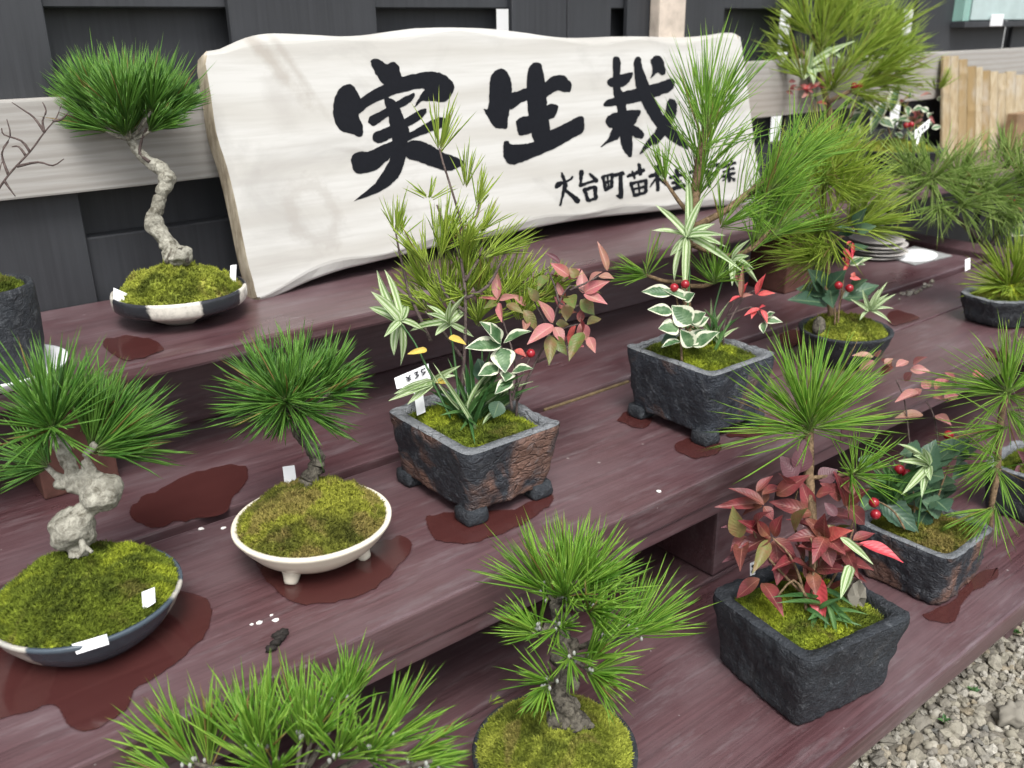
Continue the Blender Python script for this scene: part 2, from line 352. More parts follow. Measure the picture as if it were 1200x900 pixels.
def f_crim(t, ab, v, r, n):
    return t.mix(t.map(n, 0.4, 0.65, 0, 0.6), t.mix(r, (0.58, 0.06, 0.085), (0.62, 0.17, 0.13)), (0.45, 0.05, 0.06))
leaf_mat('leaf_crimson', f_crim)
def f_dark(t, ab, v, r, n):
    c = t.mix(r, (0.038, 0.085, 0.052), (0.080, 0.145, 0.078)); c = t.mix(t.math('LESS_THAN', ab, 0.07), c, (0.12, 0.18, 0.10)); return t.mix(t.map(n, 0.5, 0.7, 0, 0.4), c, (0.085, 0.135, 0.075))
leaf_mat('leaf_dark', f_dark, 0.38)
def f_olive(t, ab, v, r, n):
    c = t.mix(r, (0.10, 0.15, 0.035), (0.20, 0.18, 0.065)); return t.mix(t.map(n, 0.42, 0.65, 0, 0.6), c, (0.24, 0.10, 0.06))
leaf_mat('leaf_olive', f_olive)
def f_var(t, ab, v, r, n):
    e = t.math('ADD', ab, t.math('MULTIPLY', t.math('SUBTRACT', n, 0.5), 0.9))
    c = t.mix(t.map(n, 0.4, 0.65, 0, 1), (0.055, 0.125, 0.050), (0.15, 0.24, 0.12)); return t.mix(t.map(e, 0.60, 0.70, 0, 1), c, (0.66, 0.68, 0.52))
leaf_mat('leaf_variegated', f_var)
def f_str(t, ab, v, r, n):
    s = t.math('SINE', t.math('MULTIPLY', ab, 10.5)); c = t.mix(r, (0.16, 0.27, 0.09), (0.25, 0.35, 0.14)); return t.mix(t.map(s, 0.0, 0.5, 0, 0.8), c, (0.55, 0.62, 0.42))
leaf_mat('leaf_striped', f_str)
def f_grass(t, ab, v, r, n):
    return t.mix(r, (0.035, 0.105, 0.030), (0.10, 0.20, 0.060))
leaf_mat('leaf_grass', f_grass)
def f_yel(t, ab, v, r, n): return t.mix(n, (0.58, 0.40, 0.05), (0.62, 0.50, 0.14))
leaf_mat('leaf_yellow', f_yel)
def f_purple(t, ab, v, r, n): return t.mix(n, (0.09, 0.032, 0.042), (0.17, 0.075, 0.085))
leaf_mat('leaf_purple', f_purple)
# stones
t = NT('stone', 0.85, 0.25); oi = t.node('ShaderNodeObjectInfo'); n = t.noise(t.coord(), 1.4, 5, 0.7)
c = t.ramp(oi.outputs['Random'], [(0.0, (0.22, 0.205, 0.16)), (0.3, (0.33, 0.31, 0.25)), (0.5, (0.15, 0.14, 0.12)), (0.75, (0.46, 0.44, 0.38)), (0.9, (0.27, 0.23, 0.16)), (1.0, (0.09, 0.10, 0.105))])
t.color(t.mix(t.map(n, 0.35, 0.7, 0, 0.5), c, (0.20, 0.18, 0.145))); t.bump(n, 0.4, 0.02)
t = NT('stone_mix', 0.85, 0.25); a_ = t.node('ShaderNodeAttribute', attribute_name='nv'); sp = t.node('ShaderNodeSeparateColor'); t.l(a_.outputs['Color'], sp.inputs[0]); n = t.noise(t.wcoord(), 160, 4, 0.7)
c = t.ramp(sp.outputs[0], [(0.0, (0.22, 0.205, 0.16)), (0.3, (0.32, 0.30, 0.24)), (0.5, (0.15, 0.14, 0.12)), (0.75, (0.42, 0.40, 0.34)), (0.9, (0.26, 0.22, 0.155)), (1.0, (0.09, 0.10, 0.105))])
t.color(t.mix(t.map(n, 0.35, 0.7, 0, 0.5), c, (0.19, 0.17, 0.135))); t.bump(n, 0.4, 0.002)
simple('ground_dirt', (0.14, 0.128, 0.105), 0.95, 0.15, 0.45, 90, 0.6, 0.004)
m = MATS

# ------------------------------------------------------------------ shape builders
def bevel_box(name, lo, hi, mat, parent=None, bev=0.003, seg=2, wob=0.0, cuts=0, smooth=False):
    lo = np.array(lo, float); hi = np.array(hi, float)
    bm = bmesh.new(); bmesh.ops.create_cube(bm, size=1.0)
    c = (lo+hi)/2; s = hi-lo
    for v in bm.verts: v.co = Vector([c[k]+v.co[k]*s[k] for k in range(3)])
    if cuts:
        ax = int(np.argmax(s)); es = [e for e in bm.edges if abs((e.verts[0].co-e.verts[1].co)[ax]) > 1e-6]
        bmesh.ops.subdivide_edges(bm, edges=es, cuts=cuts, use_grid_fill=True)
    if bev:
        es = [e for e in bm.edges if len(e.link_faces) == 2 and e.calc_face_angle(0) > 0.5]
        bmesh.ops.bevel(bm, geom=es, offset=bev, segments=seg, affect='EDGES', profile=0.6)
    if wob:
        for v in bm.verts:
            p = v.co; v.co = p + Vector((0, nz(p, 6)*wob, nz(p+Vector((9, 3, 1)), 6)*wob*0.5))
    V = [tuple(v.co) for v in bm.verts]; bm.verts.index_update(); F = [[v.index for v in f.verts] for f in bm.faces]; bm.free()
    return mesh_obj(name, V, F, mat, parent, smooth=smooth)

def tube(path, rad, sides=10, rough=0.0, seed=0.0, sub=3):
    P = np.array(path, float); r = np.array(rad, float)
    # Catmull-Rom resample
    Q = []; RR = []
    n = len(P)
    for i in range(n-1):
        p0 = P[max(i-1, 0)]; p1 = P[i]; p2 = P[i+1]; p3 = P[min(i+2, n-1)]
        for k in range(sub):
            u = k/sub
            Q.append(0.5*((2*p1)+(-p0+p2)*u+(2*p0-5*p1+4*p2-p3)*u*u+(-p0+3*p1-3*p2+p3)*u**3)); RR.append(r[i]*(1-u)+r[i+1]*u)
    Q.append(P[-1]); RR.append(r[-1]); Q = np.array(Q)
    V = []; F = []; ref = np.array([0.31, 0.17, 0.93])
    for i, q in enumerate(Q):
        d = unit(Q[min(i+1, len(Q)-1)]-Q[max(i-1, 0)])
        a = unit(np.cross(d, ref) if abs(d@ref) < 0.97 else np.cross(d, [1, 0, 0])); b = np.cross(d, a)
        for s in range(sides):
            th = 2*math.pi*s/sides; dirv = a*math.cos(th)+b*math.sin(th); rr = RR[i]
            if rough: rr *= 1+rough*nz(q*1.0+dirv*RR[i]+seed, 1.1/max(np.mean(RR), 1e-4)*0.9)+rough*0.5*nz(q+dirv*RR[i]+seed+3, 3.2/max(np.mean(RR), 1e-4)*0.9)
            V.append(q+dirv*rr)
    for i in range(len(Q)-1):
        for s in range(sides):
            F.append((i*sides+s, i*sides+(s+1) % sides, (i+1)*sides+(s+1) % sides, (i+1)*sides+s))
    F.append(tuple(range(sides))[::-1]); F.append(tuple((len(Q)-1)*sides+s for s in range(sides)))
    return V, F
def join(parts):
    V = []; F = []
    for v, f in parts:
        o = len(V); V += list(v); F += [tuple(i+o for i in q) for q in f]
    return V, F
def blob(c, s, sub=2, amp=0.25, seed=0.0, freq=1.3):
    bm = bmesh.new(); bmesh.ops.create_icosphere(bm, subdivisions=sub, radius=1.0)
    V = []
    for v in bm.verts:
        p = np.array(v.co); k = 1+amp*nz(p+seed, freq); V.append(np.array(c)+p*k*np.array(s))
    bm.verts.index_update(); F = [tuple(x.index for x in f.verts) for f in bm.faces]; bm.free()
    return V, F

def lathe_bowl(c, prof, ex=1.0, ey=1.0, seg=56, wob=0.0, rot=0.0, power=2.0, seed=0.0, amp=0.0, freq=20):
    """prof: list of (radius, z). power>2 squares the plan. Returns V,F (closed bottom)."""
    V = []; F = []; n = len(prof)
    for (r, z) in prof:
        for s in range(seg):
            th = 2*math.pi*(s+0.5)/seg; ct, st = math.cos(th), math.sin(th)
            k = (abs(ct)**power+abs(st)**power)**(-1/power)
            x, y = r*k*ct*ex, r*k*st*ey
            p = np.array([x, y, z])
            if amp:
                q = p+seed; dn = nz(q, freq)*amp+nz(q+7, freq*2.6)*amp*0.5
                p = p+np.array([ct, st, 0])*dn+np.array([0, 0, 1])*nz(q+13, freq*1.3)*amp*0.45*(1 if z > prof[0][1]+0.004 else 0)
            cx = math.cos(rot)*p[0]-math.sin(rot)*p[1]; cy = math.sin(rot)*p[0]+math.cos(rot)*p[1]
            V.append((c[0]+cx, c[1]+cy, c[2]+p[2]))
    for i in range(n-1):
        for s in range(seg):
            F.append((i*seg+s, i*seg+(s+1) % seg, (i+1)*seg+(s+1) % seg, (i+1)*seg+s))
    F.append(tuple(range(seg))[::-1]); F.append(tuple((n-1)*seg+s for s in range(seg)))
    return V, F

def organic(name, parts, voxel, mat, parent, amps=((60, 0.0012), (160, 0.0008), (380, 0.0005)), smooth_it=4):
    """fuse overlapping shapes into one continuous skin and roughen it"""
    V, F = join(parts); o = mesh_obj(name, V, F, mat, parent)
    md = o.modifiers.new('fuse', 'REMESH'); md.mode = 'VOXEL'; md.voxel_size = voxel
    ms = o.modifiers.new('soft', 'SMOOTH'); ms.iterations = smooth_it; ms.factor = 0.5
    bpy.context.view_layer.update(); dg = bpy.context.evaluated_depsgraph_get()
    me = bpy.data.meshes.new_from_object(o.evaluated_get(dg)); o.modifiers.clear(); old = o.data; o.data = me; bpy.data.meshes.remove(old); me.name = name
    n = len(me.vertices); co = np.zeros(n*3); nr = np.zeros(n*3); me.vertices.foreach_get('co', co); me.vertices.foreach_get('normal', nr); co = co.reshape(-1, 3); nr = nr.reshape(-1, 3)
    dsp = np.array([sum(a_*nz(p_, f_) for f_, a_ in amps) for p_ in co]); me.vertices.foreach_set('co', (co+nr*dsp[:, None]).ravel())
    if not me.materials: me.materials.append(mat)
    me.polygons.foreach_set('use_smooth', [True]*len(me.polygons)); me.update(); return o
RNG = np.random.default_rng(11)
def needle_mesh(name, parent, O, D, L, bend, mat, w):
    n = len(O); D = D/np.linalg.norm(D, axis=1, keepdims=True)
    ref = RNG.normal(size=(n, 3)); A = np.cross(D, ref); A /= np.linalg.norm(A, axis=1, keepdims=True)+1e-9; B = np.cross(D, A)
    ts = [0.0, 0.4, 0.78]; rs = [0.62, 1.0, 0.8]
    V = np.zeros((n, 10, 3)); C = np.zeros((n, 10, 4)); C[..., 3] = 1
    r1 = RNG.random(n); r2 = RNG.random(n); C[:, :, 0] = r1[:, None]; C[:, :, 2] = r2[:, None]
    Lc = L[:, None]; W = (w*RNG.uniform(0.8, 1.2, n))[:, None]
    for k, tt in enumerate(ts):
        P = O+D*Lc*tt+bend*Lc*tt*tt
        for j in range(3):
            an = 2*math.pi*j/3; V[:, k*3+j] = P+(A*math.cos(an)+B*math.sin(an))*W*0.5*rs[k]
            C[:, k*3+j, 1] = tt
    V[:, 9] = O+D*Lc+bend*Lc; C[:, 9, 1] = 1.0
    q = []; 
    for k in range(2):
        for j in range(3): q.append((k*3+j, k*3+(j+1) % 3, (k+1)*3+(j+1) % 3, (k+1)*3+j))
    tr = [(6+j, 6+(j+1) % 3, 9) for j in range(3)]
    off = (np.arange(n)*10)[:, None, None]
    Q = (np.array(q)[None]+off).reshape(-1, 4); T = (np.array(tr)[None]+off).reshape(-1, 3)
    o = fast_mesh(name, V.reshape(-1, 3), Q, T, mat, parent, C.reshape(-1, 4)); o['kind'] = 'stuff'; return o
def tuft(parent, origin, axis, n, L, spread, mat, w=0.0013, shoot=0.0, minang=5, bendup=0.10, droop=0.0, jitter=0.003, name='needle_tuft'):
    axis = unit(axis); a = unit(np.cross(axis, [0.3, 0.5, 0.81])); b = np.cross(axis, a)
    nc = max(4, int(n/2.2)); ic = RNG.integers(nc, size=n)                     # needles come in bundles
    t = RNG.random(nc)[ic]; ph = (RNG.random(nc)*2*math.pi)[ic]+RNG.normal(size=n)*0.11
    ang = np.radians(minang+(spread-minang)*np.sqrt(RNG.random(nc)))[ic]+RNG.normal(size=n)*0.08
    if shoot > 0: ang = ang*(1.15-0.55*t)
    side = a[None]*np.cos(ph)[:, None]+b[None]*np.sin(ph)[:, None]
    D = axis[None]*np.cos(ang)[:, None]+side*np.sin(ang)[:, None]
    O = origin[None]+axis[None]*(shoot*t)[:, None]+side*(jitter*RNG.random(n))[:, None]+RNG.normal(size=(n, 3))*jitter*0.3
    Ls = L*RNG.uniform(0.62, 1.08, n)
    bend = axis[None]*bendup*RNG.uniform(0.2, 1.3, n)[:, None]+np.array([0, 0, -1])[None]*droop*RNG.uniform(0.4, 1.2, n)[:, None]+RNG.normal(size=(n, 3))*0.085
    return needle_mesh(name, parent, O, D, Ls, bend, mat, w)
DENS = 0.60
def tufts(stem, specs, depth, mat, w=0.0013, branch_from=None, bark_mat='bark_brown', bendup=0.10, droop=0.0, dens=1.0, buds=False):
    """specs: (px, py, extra depth, dx, dy, ddepth, n, len_px, spread, shoot_px)"""
    k = depth/FPX
    for s in specs:
        px, py, de, dx, dy, dd, n, lp, sp, sh = s
        o = at(px, py, depth+de); ax = cdir(dx, dy, dd)
        tuft(stem, o-ax*0.05*lp*k, ax, max(5, int(n*dens*DENS)), lp*k, sp, m[mat], w*1.25, max(sh, 0.16*lp)*k, bendup=bendup, droop=droop)
        if branch_from is not None:
            bs = min(branch_from, key=lambda q: np.linalg.norm(q-o))
            if np.linalg.norm(bs-o) > 0.004 or sh > 0:
                e = o+ax*sh*k
                v, f = tube([bs, (bs+o)/2+np.array([0, 0, -0.002]), o, e+ax*0.003], [0.0026, 0.0021, 0.0018, 0.0010], 6, 0.15)
                mesh_obj('branch', v, f, m[bark_mat], stem)
        if buds:
            pr = [blob(o+ax*(sh*k*0.5+0.002)+RNG.normal(size=3)*0.003, np.array([0.0017, 0.0017, 0.0030]), 1, 0.1, RNG.random()*9) for _ in range(5)]
            v, f = join(pr); mesh_obj('bud', v, f, m['bud_pale'], stem)

def moss(parent, c, rx, ry, z0, H, mat, power=2.0, rot=0.0, n=5200, spike=0.0056, seed=0.0, lump=0.35):
    rings, seg = 26, 84; V = []; F = []
    cr_, sr_ = math.cos(rot), math.sin(rot)
    def hgt(x, y, r):
        p = np.array([x+c[0], y+c[1], seed]); return z0+H*(1-r**2.4)*(0.55+lump*1.3*abs(nz(p, 26))+lump*1.0*abs(nz(p+4, 62))+lump*0.5*abs(nz(p+8, 140))+lump*0.5*nz(p+2, 14))+0.0016*nz(p, 130)*(1-r**6)
    def pt(r, th):
        ct, st = math.cos(th), math.sin(th); k = (abs(ct)**power+abs(st)**power)**(-1/power)
        x, y = r*k*ct*rx, r*k*st*ry; X = cr_*x-sr_*y; Y = sr_*x+cr_*y
        return np.array([c[0]+X, c[1]+Y, hgt(X, Y, r)])
    V.append(pt(0, 0))
    for i in range(1, rings+1):
        for s in range(seg): V.append(pt(i/rings, 2*math.pi*s/seg))
    for s in range(seg): F.append((0, 1+s, 1+(s+1) % seg))
    for i in range(rings-1):
        for s in range(seg): F.append((1+i*seg+s, 1+(i+1)*seg+s, 1+(i+1)*seg+(s+1) % seg, 1+i*seg+(s+1) % seg))
    o = mesh_obj('moss', V, F, m[mat], parent); 
    # sprigs: short three-sided spikes, joined
    th = RNG.random(n)*2*math.pi; r = np.sqrt(RNG.random(n))*0.99
    P = np.array([pt(a, b) for a, b in zip(r, th)])
    nrm = np.array([0, 0, 1.0])[None]+RNG.normal(size=(n, 3))*0.55
    nrm[:, 0] += 0.5*(P[:, 0]-c[0])/max(rx, 1e-4)*r; nrm[:, 1] += 0.5*(P[:, 1]-c[1])/max(ry, 1e-4)*r
    nrm /= np.linalg.norm(nrm, axis=1, keepdims=True); h = (spike*RNG.uniform(0.5, 1.3, n))[:, None]
    A = np.cross(nrm, RNG.normal(size=(n, 3))); A /= np.linalg.norm(A, axis=1, keepdims=True); B = np.cross(nrm, A)
    VV = []
    for k in range(4):                                                   # a little rosette of four pointed leaflets
        an = 2*math.pi*k/4+RNG.uniform(-.4, .4, n)[:, None]; S = A*np.cos(an)+B*np.sin(an); T_ = np.cross(nrm, S); Wd = 0.0009*RNG.uniform(0.8, 1.5, n)[:, None]
        VV.append(np.stack([P-nrm*0.001+T_*Wd, P-nrm*0.001-T_*Wd, P+nrm*h*RNG.uniform(.5, .9, n)[:, None]+S*h*RNG.uniform(.25, .6, n)[:, None]], 1))
    VV = np.stack(VV, 1).reshape(-1, 3)
    T = (np.arange(n*4)*3)[:, None]+np.array([[0, 1, 2]])
    s_ = fast_mesh('moss_sprigs', VV, np.zeros((0, 4), int), T, m[mat], o, smooth=False); s_['kind'] = 'stuff'
    return o

# unit leaves: along +Y, width along X, normal +Z
def leaf_mesh(name, kind='broad', curl=0.2, fold=0.25, serr=0.0, nl=9):
    V = []; UV = []; F = []; na = 4
    for i in range(nl+1):
        v = i/nl
        if kind == 'broad': wd = 0.5*math.sin(math.pi*min(1, (v*0.985+0.008))**0.82)**0.95*(1-0.30*v**3)
        elif kind == 'round': wd = 0.5*math.sin(math.pi*(v*0.96+0.02))**0.65
        else: wd = 0.5*min(1, (v/0.18+0.25))*(1 if v < 0.45 else max(0.0, 1-((v-0.45)/0.55)**1.7))
        if serr and 0 < i < nl: wd *= 1+serr*(1 if i % 2 else -1)
        wd = max(wd, 0.012)
        for j in range(na+1):
            u = -1+2*j/na
            z = -curl*v*v+fold*(0.5*abs(u)+0.5*u*u)*wd+0.010*math.sin(v*8+u*2)
            y = v-0.06*curl*v*v
            V.append((u*wd, y, z)); UV.append((u*0.5+0.5, v))
    for i in range(nl):
        for j in range(na): a = i*(na+1)+j; F.append((a, a+1, a+na+2, a+na+1))
    me = bpy.data.meshes.new(name); me.from_pydata(V, [], F); me.polygons.foreach_set('use_smooth', [True]*len(F))
    l = me.uv_layers.new(name='UVMap'); vi = np.zeros(len(me.loops), int); me.loops.foreach_get('vertex_index', vi); l.data.foreach_set('uv', np.array(UV)[vi].ravel())
    return me
LEAF = {}
def get_leaf(kind, curl, mat, serr=0.0):
    key = (kind, curl, mat, serr)
    if key not in LEAF:
        me = leaf_mesh('leaf', kind, curl, 0.18 if kind == 'long' else 0.20, serr, 12); me.materials.append(m[mat]); LEAF[key] = me
    return LEAF[key]
def leaf(stem, base, tip, width, mat, kind='broad', curl=0.2, up=None, serr=0.0, roll=0.0):
    if mat in ('leaf_red', 'leaf_pink', 'leaf_crimson', 'leaf_olive', 'leaf_purple') and kind == 'broad': width *= 0.66
    b = np.asarray(base, float); tp = np.asarray(tip, float); y = tp-b; L = np.linalg.norm(y); y = y/L
    h = unit(np.array([0, 0, 0.75])+unit(CAM-b)*0.75+RNG.normal(size=3)*0.28) if up is None else unit(up)
    z = h-y*(h@y); z = unit(z) if np.linalg.norm(z) > 1e-3 else unit(np.cross(y, [1, 0.2, 0])); x = np.cross(y, z)
    if roll: x, z = x*math.cos(roll)+z*math.sin(roll), z*math.cos(roll)-x*math.sin(roll)
    # tilt the frame so that the curled tip still ends at the given point
    al = math.atan2(curl, 1-0.06*curl); y, z = y*math.cos(al)+z*math.sin(al), z*math.cos(al)-y*math.sin(al)
    L = L/math.hypot(curl, 1-0.06*curl)
    o = bpy.data.objects.new('leaf', get_leaf(kind, curl, mat, serr)); link(o, stem)
    bb = b-base_of(stem)
    o.matrix_basis = Matrix(((x[0]*width, y[0]*L, z[0]*L, bb[0]), (x[1]*width, y[1]*L, z[1]*L, bb[1]), (x[2]*width, y[2]*L, z[2]*L, bb[2]), (0, 0, 0, 1)))
    return o
def stems(name, root, paths, mat, r0=0.0022, r1=0.0012, sides=6):
    parts = []
    for p in paths:
        n = len(p); parts.append(tube(p, [r0+(r1-r0)*i/(n-1) for i in range(n)], sides, 0.12, 1.7))
    v, f = join(parts); return mesh_obj(name, v, f, m[mat], root)
def berry(root, c, r=0.0045):
    v, f = blob(c, (r, r, r), 2, 0.03, RNG.random()*5); return mesh_obj('berry', v, f, m['berry_red'], root)

# ------------------------------------------------------------------ the setting: ground and gravel
def sheet(name, x0, x1, y0, y1, z, mat, nx=40, ny=40, amp=0.0):
    V = []; F = []
    for j in range(ny+1):
        for i in range(nx+1):
            x = x0+(x1-x0)*i/nx; y = y0+(y1-y0)*j/ny; V.append((x, y, z+amp*nz((x, y, 0), 3)))
    for j in range(ny):
        for i in range(nx): a = j*(nx+1)+i; F.append((a, a+1, a+nx+2, a+nx+1))
    return mesh_obj(name, V, F, mat)
ground = sheet('ground', -60, 60, -60, 60, 0.0, m['ground_dirt'], 60, 60); tag(ground, kind='structure')
STONES = []
for k in range(10):
    v, f = blob((0, 0, 0), (1.0, 0.8+0.25*random.Random(k).random(), 0.55+0.25*random.Random(k+50).random()), 2, 0.8, k*3.7, 1.25)
    me = bpy.data.meshes.new('stone'); me.from_pydata([tuple(x) for x in v], [], f); me.materials.append(m['stone'])
    me.polygons.foreach_set('use_smooth', [False]*len(f)); STONES.append(me)
rg = random.Random(5)
cell = {}
placed = []
for tries in range(9000):                         # the stones that show largest, by the foot of the stand
    if len(placed) >= 300: break
    px, py = rg.uniform(965, 1205), rg.uniform(735, 905)
    if py < 898-0.807*(px-967)+12: continue
    p = onz(px, py, 0.0); r = rg.choice((0.0045, 0.0055, 0.0065, 0.0075, 0.009, 0.012))
    if any((p[0]-q[0])**2+(p[1]-q[1])**2 < (0.78*(r+q[2]))**2 for q in placed): continue
    placed.append((p[0], p[1], r))
p = onz(1185, 845, 0); placed = [q for q in placed if math.hypot(q[0]-p[0], q[1]-p[1]) > 0.036]; 
for (x, y, r) in placed:
    o = bpy.data.objects.new('stone', rg.choice(STONES)); link(o, ground)
    o.location = (x, y, r*0.42); o.rotation_euler = (rg.uniform(-.4, .4), rg.uniform(-.4, .4), rg.uniform(0, 6.3)); o.scale = (r*rg.uniform(.9, 1.25), r*rg.uniform(.8, 1.1), r*rg.uniform(.8, 1.1))
v, f = blob((0, 0, 0), (0.021, 0.016, 0.013), 3, 0.9, 5.2, 1.6); bigme = bpy.data.meshes.new('stone'); bigme.from_pydata([tuple(x) for x in v], [], f); bigme.materials.append(m['stone']); bigme.polygons.foreach_set('use_smooth', [True]*len(f))
o = bpy.data.objects.new('stone', bigme); link(o, ground); o.location = (p[0], p[1], 0.012)
# the rest of the gravel, too many to count
N = 30000
bm = bmesh.new(); bmesh.ops.create_icosphere(bm, subdivisions=1, radius=1.0); bv = np.array([v.co[:] for v in bm.verts]); bm.verts.index_update(); bf = np.array([[v.index for v in f.verts] for f in bm.faces]); bm.free()
gx = RNG.uniform(-0.9, 3.4, N); gy = RNG.uniform(-0.5, 0.62, N); gr = RNG.choice([0.003, 0.004, 0.005, 0.006, 0.0075], N)
keep = gy < 0.60; gx, gy, gr = gx[keep], gy[keep], gr[keep]; n = len(gx)
ang = RNG.uniform(0, 6.28, n); ca, sa = np.cos(ang), np.sin(ang)
J = bv[None]*(1+RNG.normal(size=(n, len(bv), 1))*0.24)*np.stack([gr*RNG.uniform(.9, 1.3, n), gr*RNG.uniform(.75, 1.1, n), gr*RNG.uniform(.5, .9, n)], 1)[:, None, :]
VX = J[..., 0]*ca[:, None]-J[..., 1]*sa[:, None]+gx[:, None]; VY = J[..., 0]*sa[:, None]+J[..., 1]*ca[:, None]+gy[:, None]; VZ = J[..., 2]+gr[:, None]*0.25
CC = np.ones((n, len(bv), 4)); CC[..., 0] = RNG.random(n)[:, None]
gravel = fast_mesh('gravel', np.stack([VX, VY, VZ], -1).reshape(-1, 3), np.zeros((0, 4), int), (bf[None]+(np.arange(n)*len(bv))[:, None, None]).reshape(-1, 3), m['stone_mix'], None, CC.reshape(-1, 4), False)
tag(gravel, 'loose grey gravel on the ground before the stand', 'gravel', kind='stuff')

for wx, wy in ((1190, 745), (1105, 850), (1140, 815)):
    wp = onz(wx, wy, 0.0); wr = thing('weed', wp, 'tiny green weed sprouting among the grey gravel', 'weed', 'weeds in the gravel')
    stw = stems('stem', wr, [[wp, wp+np.array([0.001, 0, 0.012])]], 'leaf_grass', 0.0006, 0.0004)
    for k in range(7):
        e_ = unit(np.array([RNG.normal(), RNG.normal(), 0.5])); leaf(stw, wp+np.array([0, 0, 0.006]), wp+np.array([0, 0, 0.007])+e_*0.010, 0.004, 'leaf_grass', 'broad', 0.2)
# ------------------------------------------------------------------ fence of dark boards set alternately before and behind its rails
YF = 1.300
fence = thing('board_fence', (1.4, 1.33, 0), 'tall dark charred board fence behind the plant stand', 'fence')
FZ0, FZ1 = 0.02, 2.0
front = [(-0.62, -0.17), (0.066, 0.303), (0.539, 0.774), (1.040, 1.165), (1.167, 1.275), (1.318, 1.392), (1.394, 1.600), (1.845, 2.06), (2.359, 2.855), (2.905, 3.30), (3.56, 3.80), (4.05, 4.3), (-1.1, -0.85)]
for a, b in front: bevel_box('board', (a, YF, FZ0), (b, YF+0.012, FZ1), m['fence_dark'], fence, 0.0015, 1)
back = [(-0.86, -0.61), (-0.19, 0.08), (0.275, 0.585), (0.76, 1.042), (1.09, 1.44), (1.45, 1.852), (1.905, 2.375), (2.45, 2.93), (2.98, 3.60), (3.75, 4.1)]
for a, b in back: bevel_box('board', (a, YF+0.045, FZ0), (b, YF+0.057, FZ1), m['fence_dark'], fence, 0.0015, 1)
for z0, z1 in ((0.852, 0.905), (0.43, 0.563), (1.5, 1.57)): bevel_box('fence_rail', (-1.1, YF+0.013, z0), (4.3, YF+0.044, z1), m['fence_dark'], fence, 0.002, 1)
# bright wall on the far side, seen through the slits
wall = bevel_box('rendered_wall', (-1, 3.2, 0), (9, 3.35, 2.6), m['white_wall'], None, 0.01, 1); tag(wall, 'white rendered wall seen through slits in the dark fence', 'wall')
# pale rail fixed across the fence front
rail = bevel_box('weathered_rail', (-1.1, YF-0.026, 0.630), (4.2, YF-0.0005, 0.748), m['rail_wood'], None, 0.003, 2, 0.0012, 60)
tag(rail, 'pale weathered grey timber rail running along the dark fence', 'timber rail')
post = thing('timber_post', (1.39, YF-0.013, 0.70), 'pale bare timber stake rising behind the sign board', 'stake')
bevel_box('stake', (1.375, YF-0.028, 0.7485), (1.448, YF-0.0015, 1.25), m['post_wood'], post, 0.003, 2, 0.001, 10)
post.location = (1.41, YF-0.015, 0.7485)
bpy.context.view_layer.update()
for ch in post.children:
    for v in ch.data.vertices: v.co = v.co + Vector((1.39-1.41, 0.002, 0.70-0.7485))

# ------------------------------------------------------------------ the tiered stand
stand = thing('tiered_plant_stand', (1.0, 0.8, 0.0), 'maroon painted three-tier timber stand carrying the potted plants', 'plant stand')
def plank(x0, x1, y0, y1, ztop, th, bev=0.004):
    return bevel_box('plank', (x0, y0, ztop-th), (x1, y1, ztop), m['maroon_paint'], stand, bev, 2, 0.0012, 46)
YB0, YB1 = 0.6075, 0.893
pA1 = plank(-0.8, 3.3, 1.000, 1.297, ZA, 0.0195)
pB1 = plank(-0.8, 1.055, YB0, YB1-0.003, ZB, 0.038, 0.003)
pB1r = plank(1.0575, 3.3, YB0, 0.7605, ZB, 0.038, 0.003); pB1m = plank(1.0575, 3.3, 0.7645, YB1-0.004, ZB-0.001, 0.038, 0.003)
pB2 = plank(-0.8, 2.07, YB1+0.011, 1.205, ZB+0.003, 0.038, 0.003); pB3 = plank(-0.8, 2.07, 1.209, 1.26, ZB+0.002, 0.038, 0.003)
pC1 = plank(-0.8, 3.3, 0.355, 0.640, ZC, 0.030); pC3 = plank(-0.8, 3.3, 0.6435, 0.88, ZC-0.0008, 0.030)
# fascia under the front of tier B with a shallow lip above it
bevel_box('fascia', (-0.8, YB0+0.0035, ZB-0.0585), (3.3, YB0+0.030, ZB-0.0385), m['maroon_paint'], stand, 0.002, 2, 0.0008, 46)
for x in (-0.45, 0.845, 2.1):
    bevel_box('support_block', (x, YB0+0.036, ZC+0.0005), (x+0.125, YB0+0.156, ZB-0.039), m['maroon_paint'], stand, 0.004, 2)
for x in (0.9, 2.3, -0.5): bevel_box('cross_beam', (x, 0.80, 0.001), (x+0.10, 1.25, ZB-0.037), m['maroon_paint'], stand, 0.003, 2)
for x in (-0.5, 0.3, 1.2, 2.2): bevel_box('ground_block', (x, 0.40, 0.001), (x+0.10, 0.86, ZC-0.031), m['maroon_paint'], stand, 0.003, 2)
x0 = onz(640, 478, ZB)[0]; x1 = onz(742, 446, ZB)[0]; bevel_box('splintered_edge', (x0, YB1+0.0055, ZB-0.014), (x1, YB1+0.0105, ZB-0.003), m['raw_splinter'], stand, 0.001, 1, 0.002, 24)
bevel_box('riser', (-0.8, 1.165, ZB+0.0035), (2.068, 1.190, ZA-0.020), m['maroon_paint'], stand, 0.002, 2)
# terracotta blocks carrying tier A
b1 = onz(98, 574, ZB+0.003); b2 = onz(955, 346, ZB+0.003)
for c in (b1, b2):
    y0 = max(c[1], 1.02); bevel_box('support_block', (c[0]-0.042, y0, ZB+0.0035), (c[0]+0.042, y0+0.09, ZA-0.020), m['terracotta'], stand, 0.003, 2)

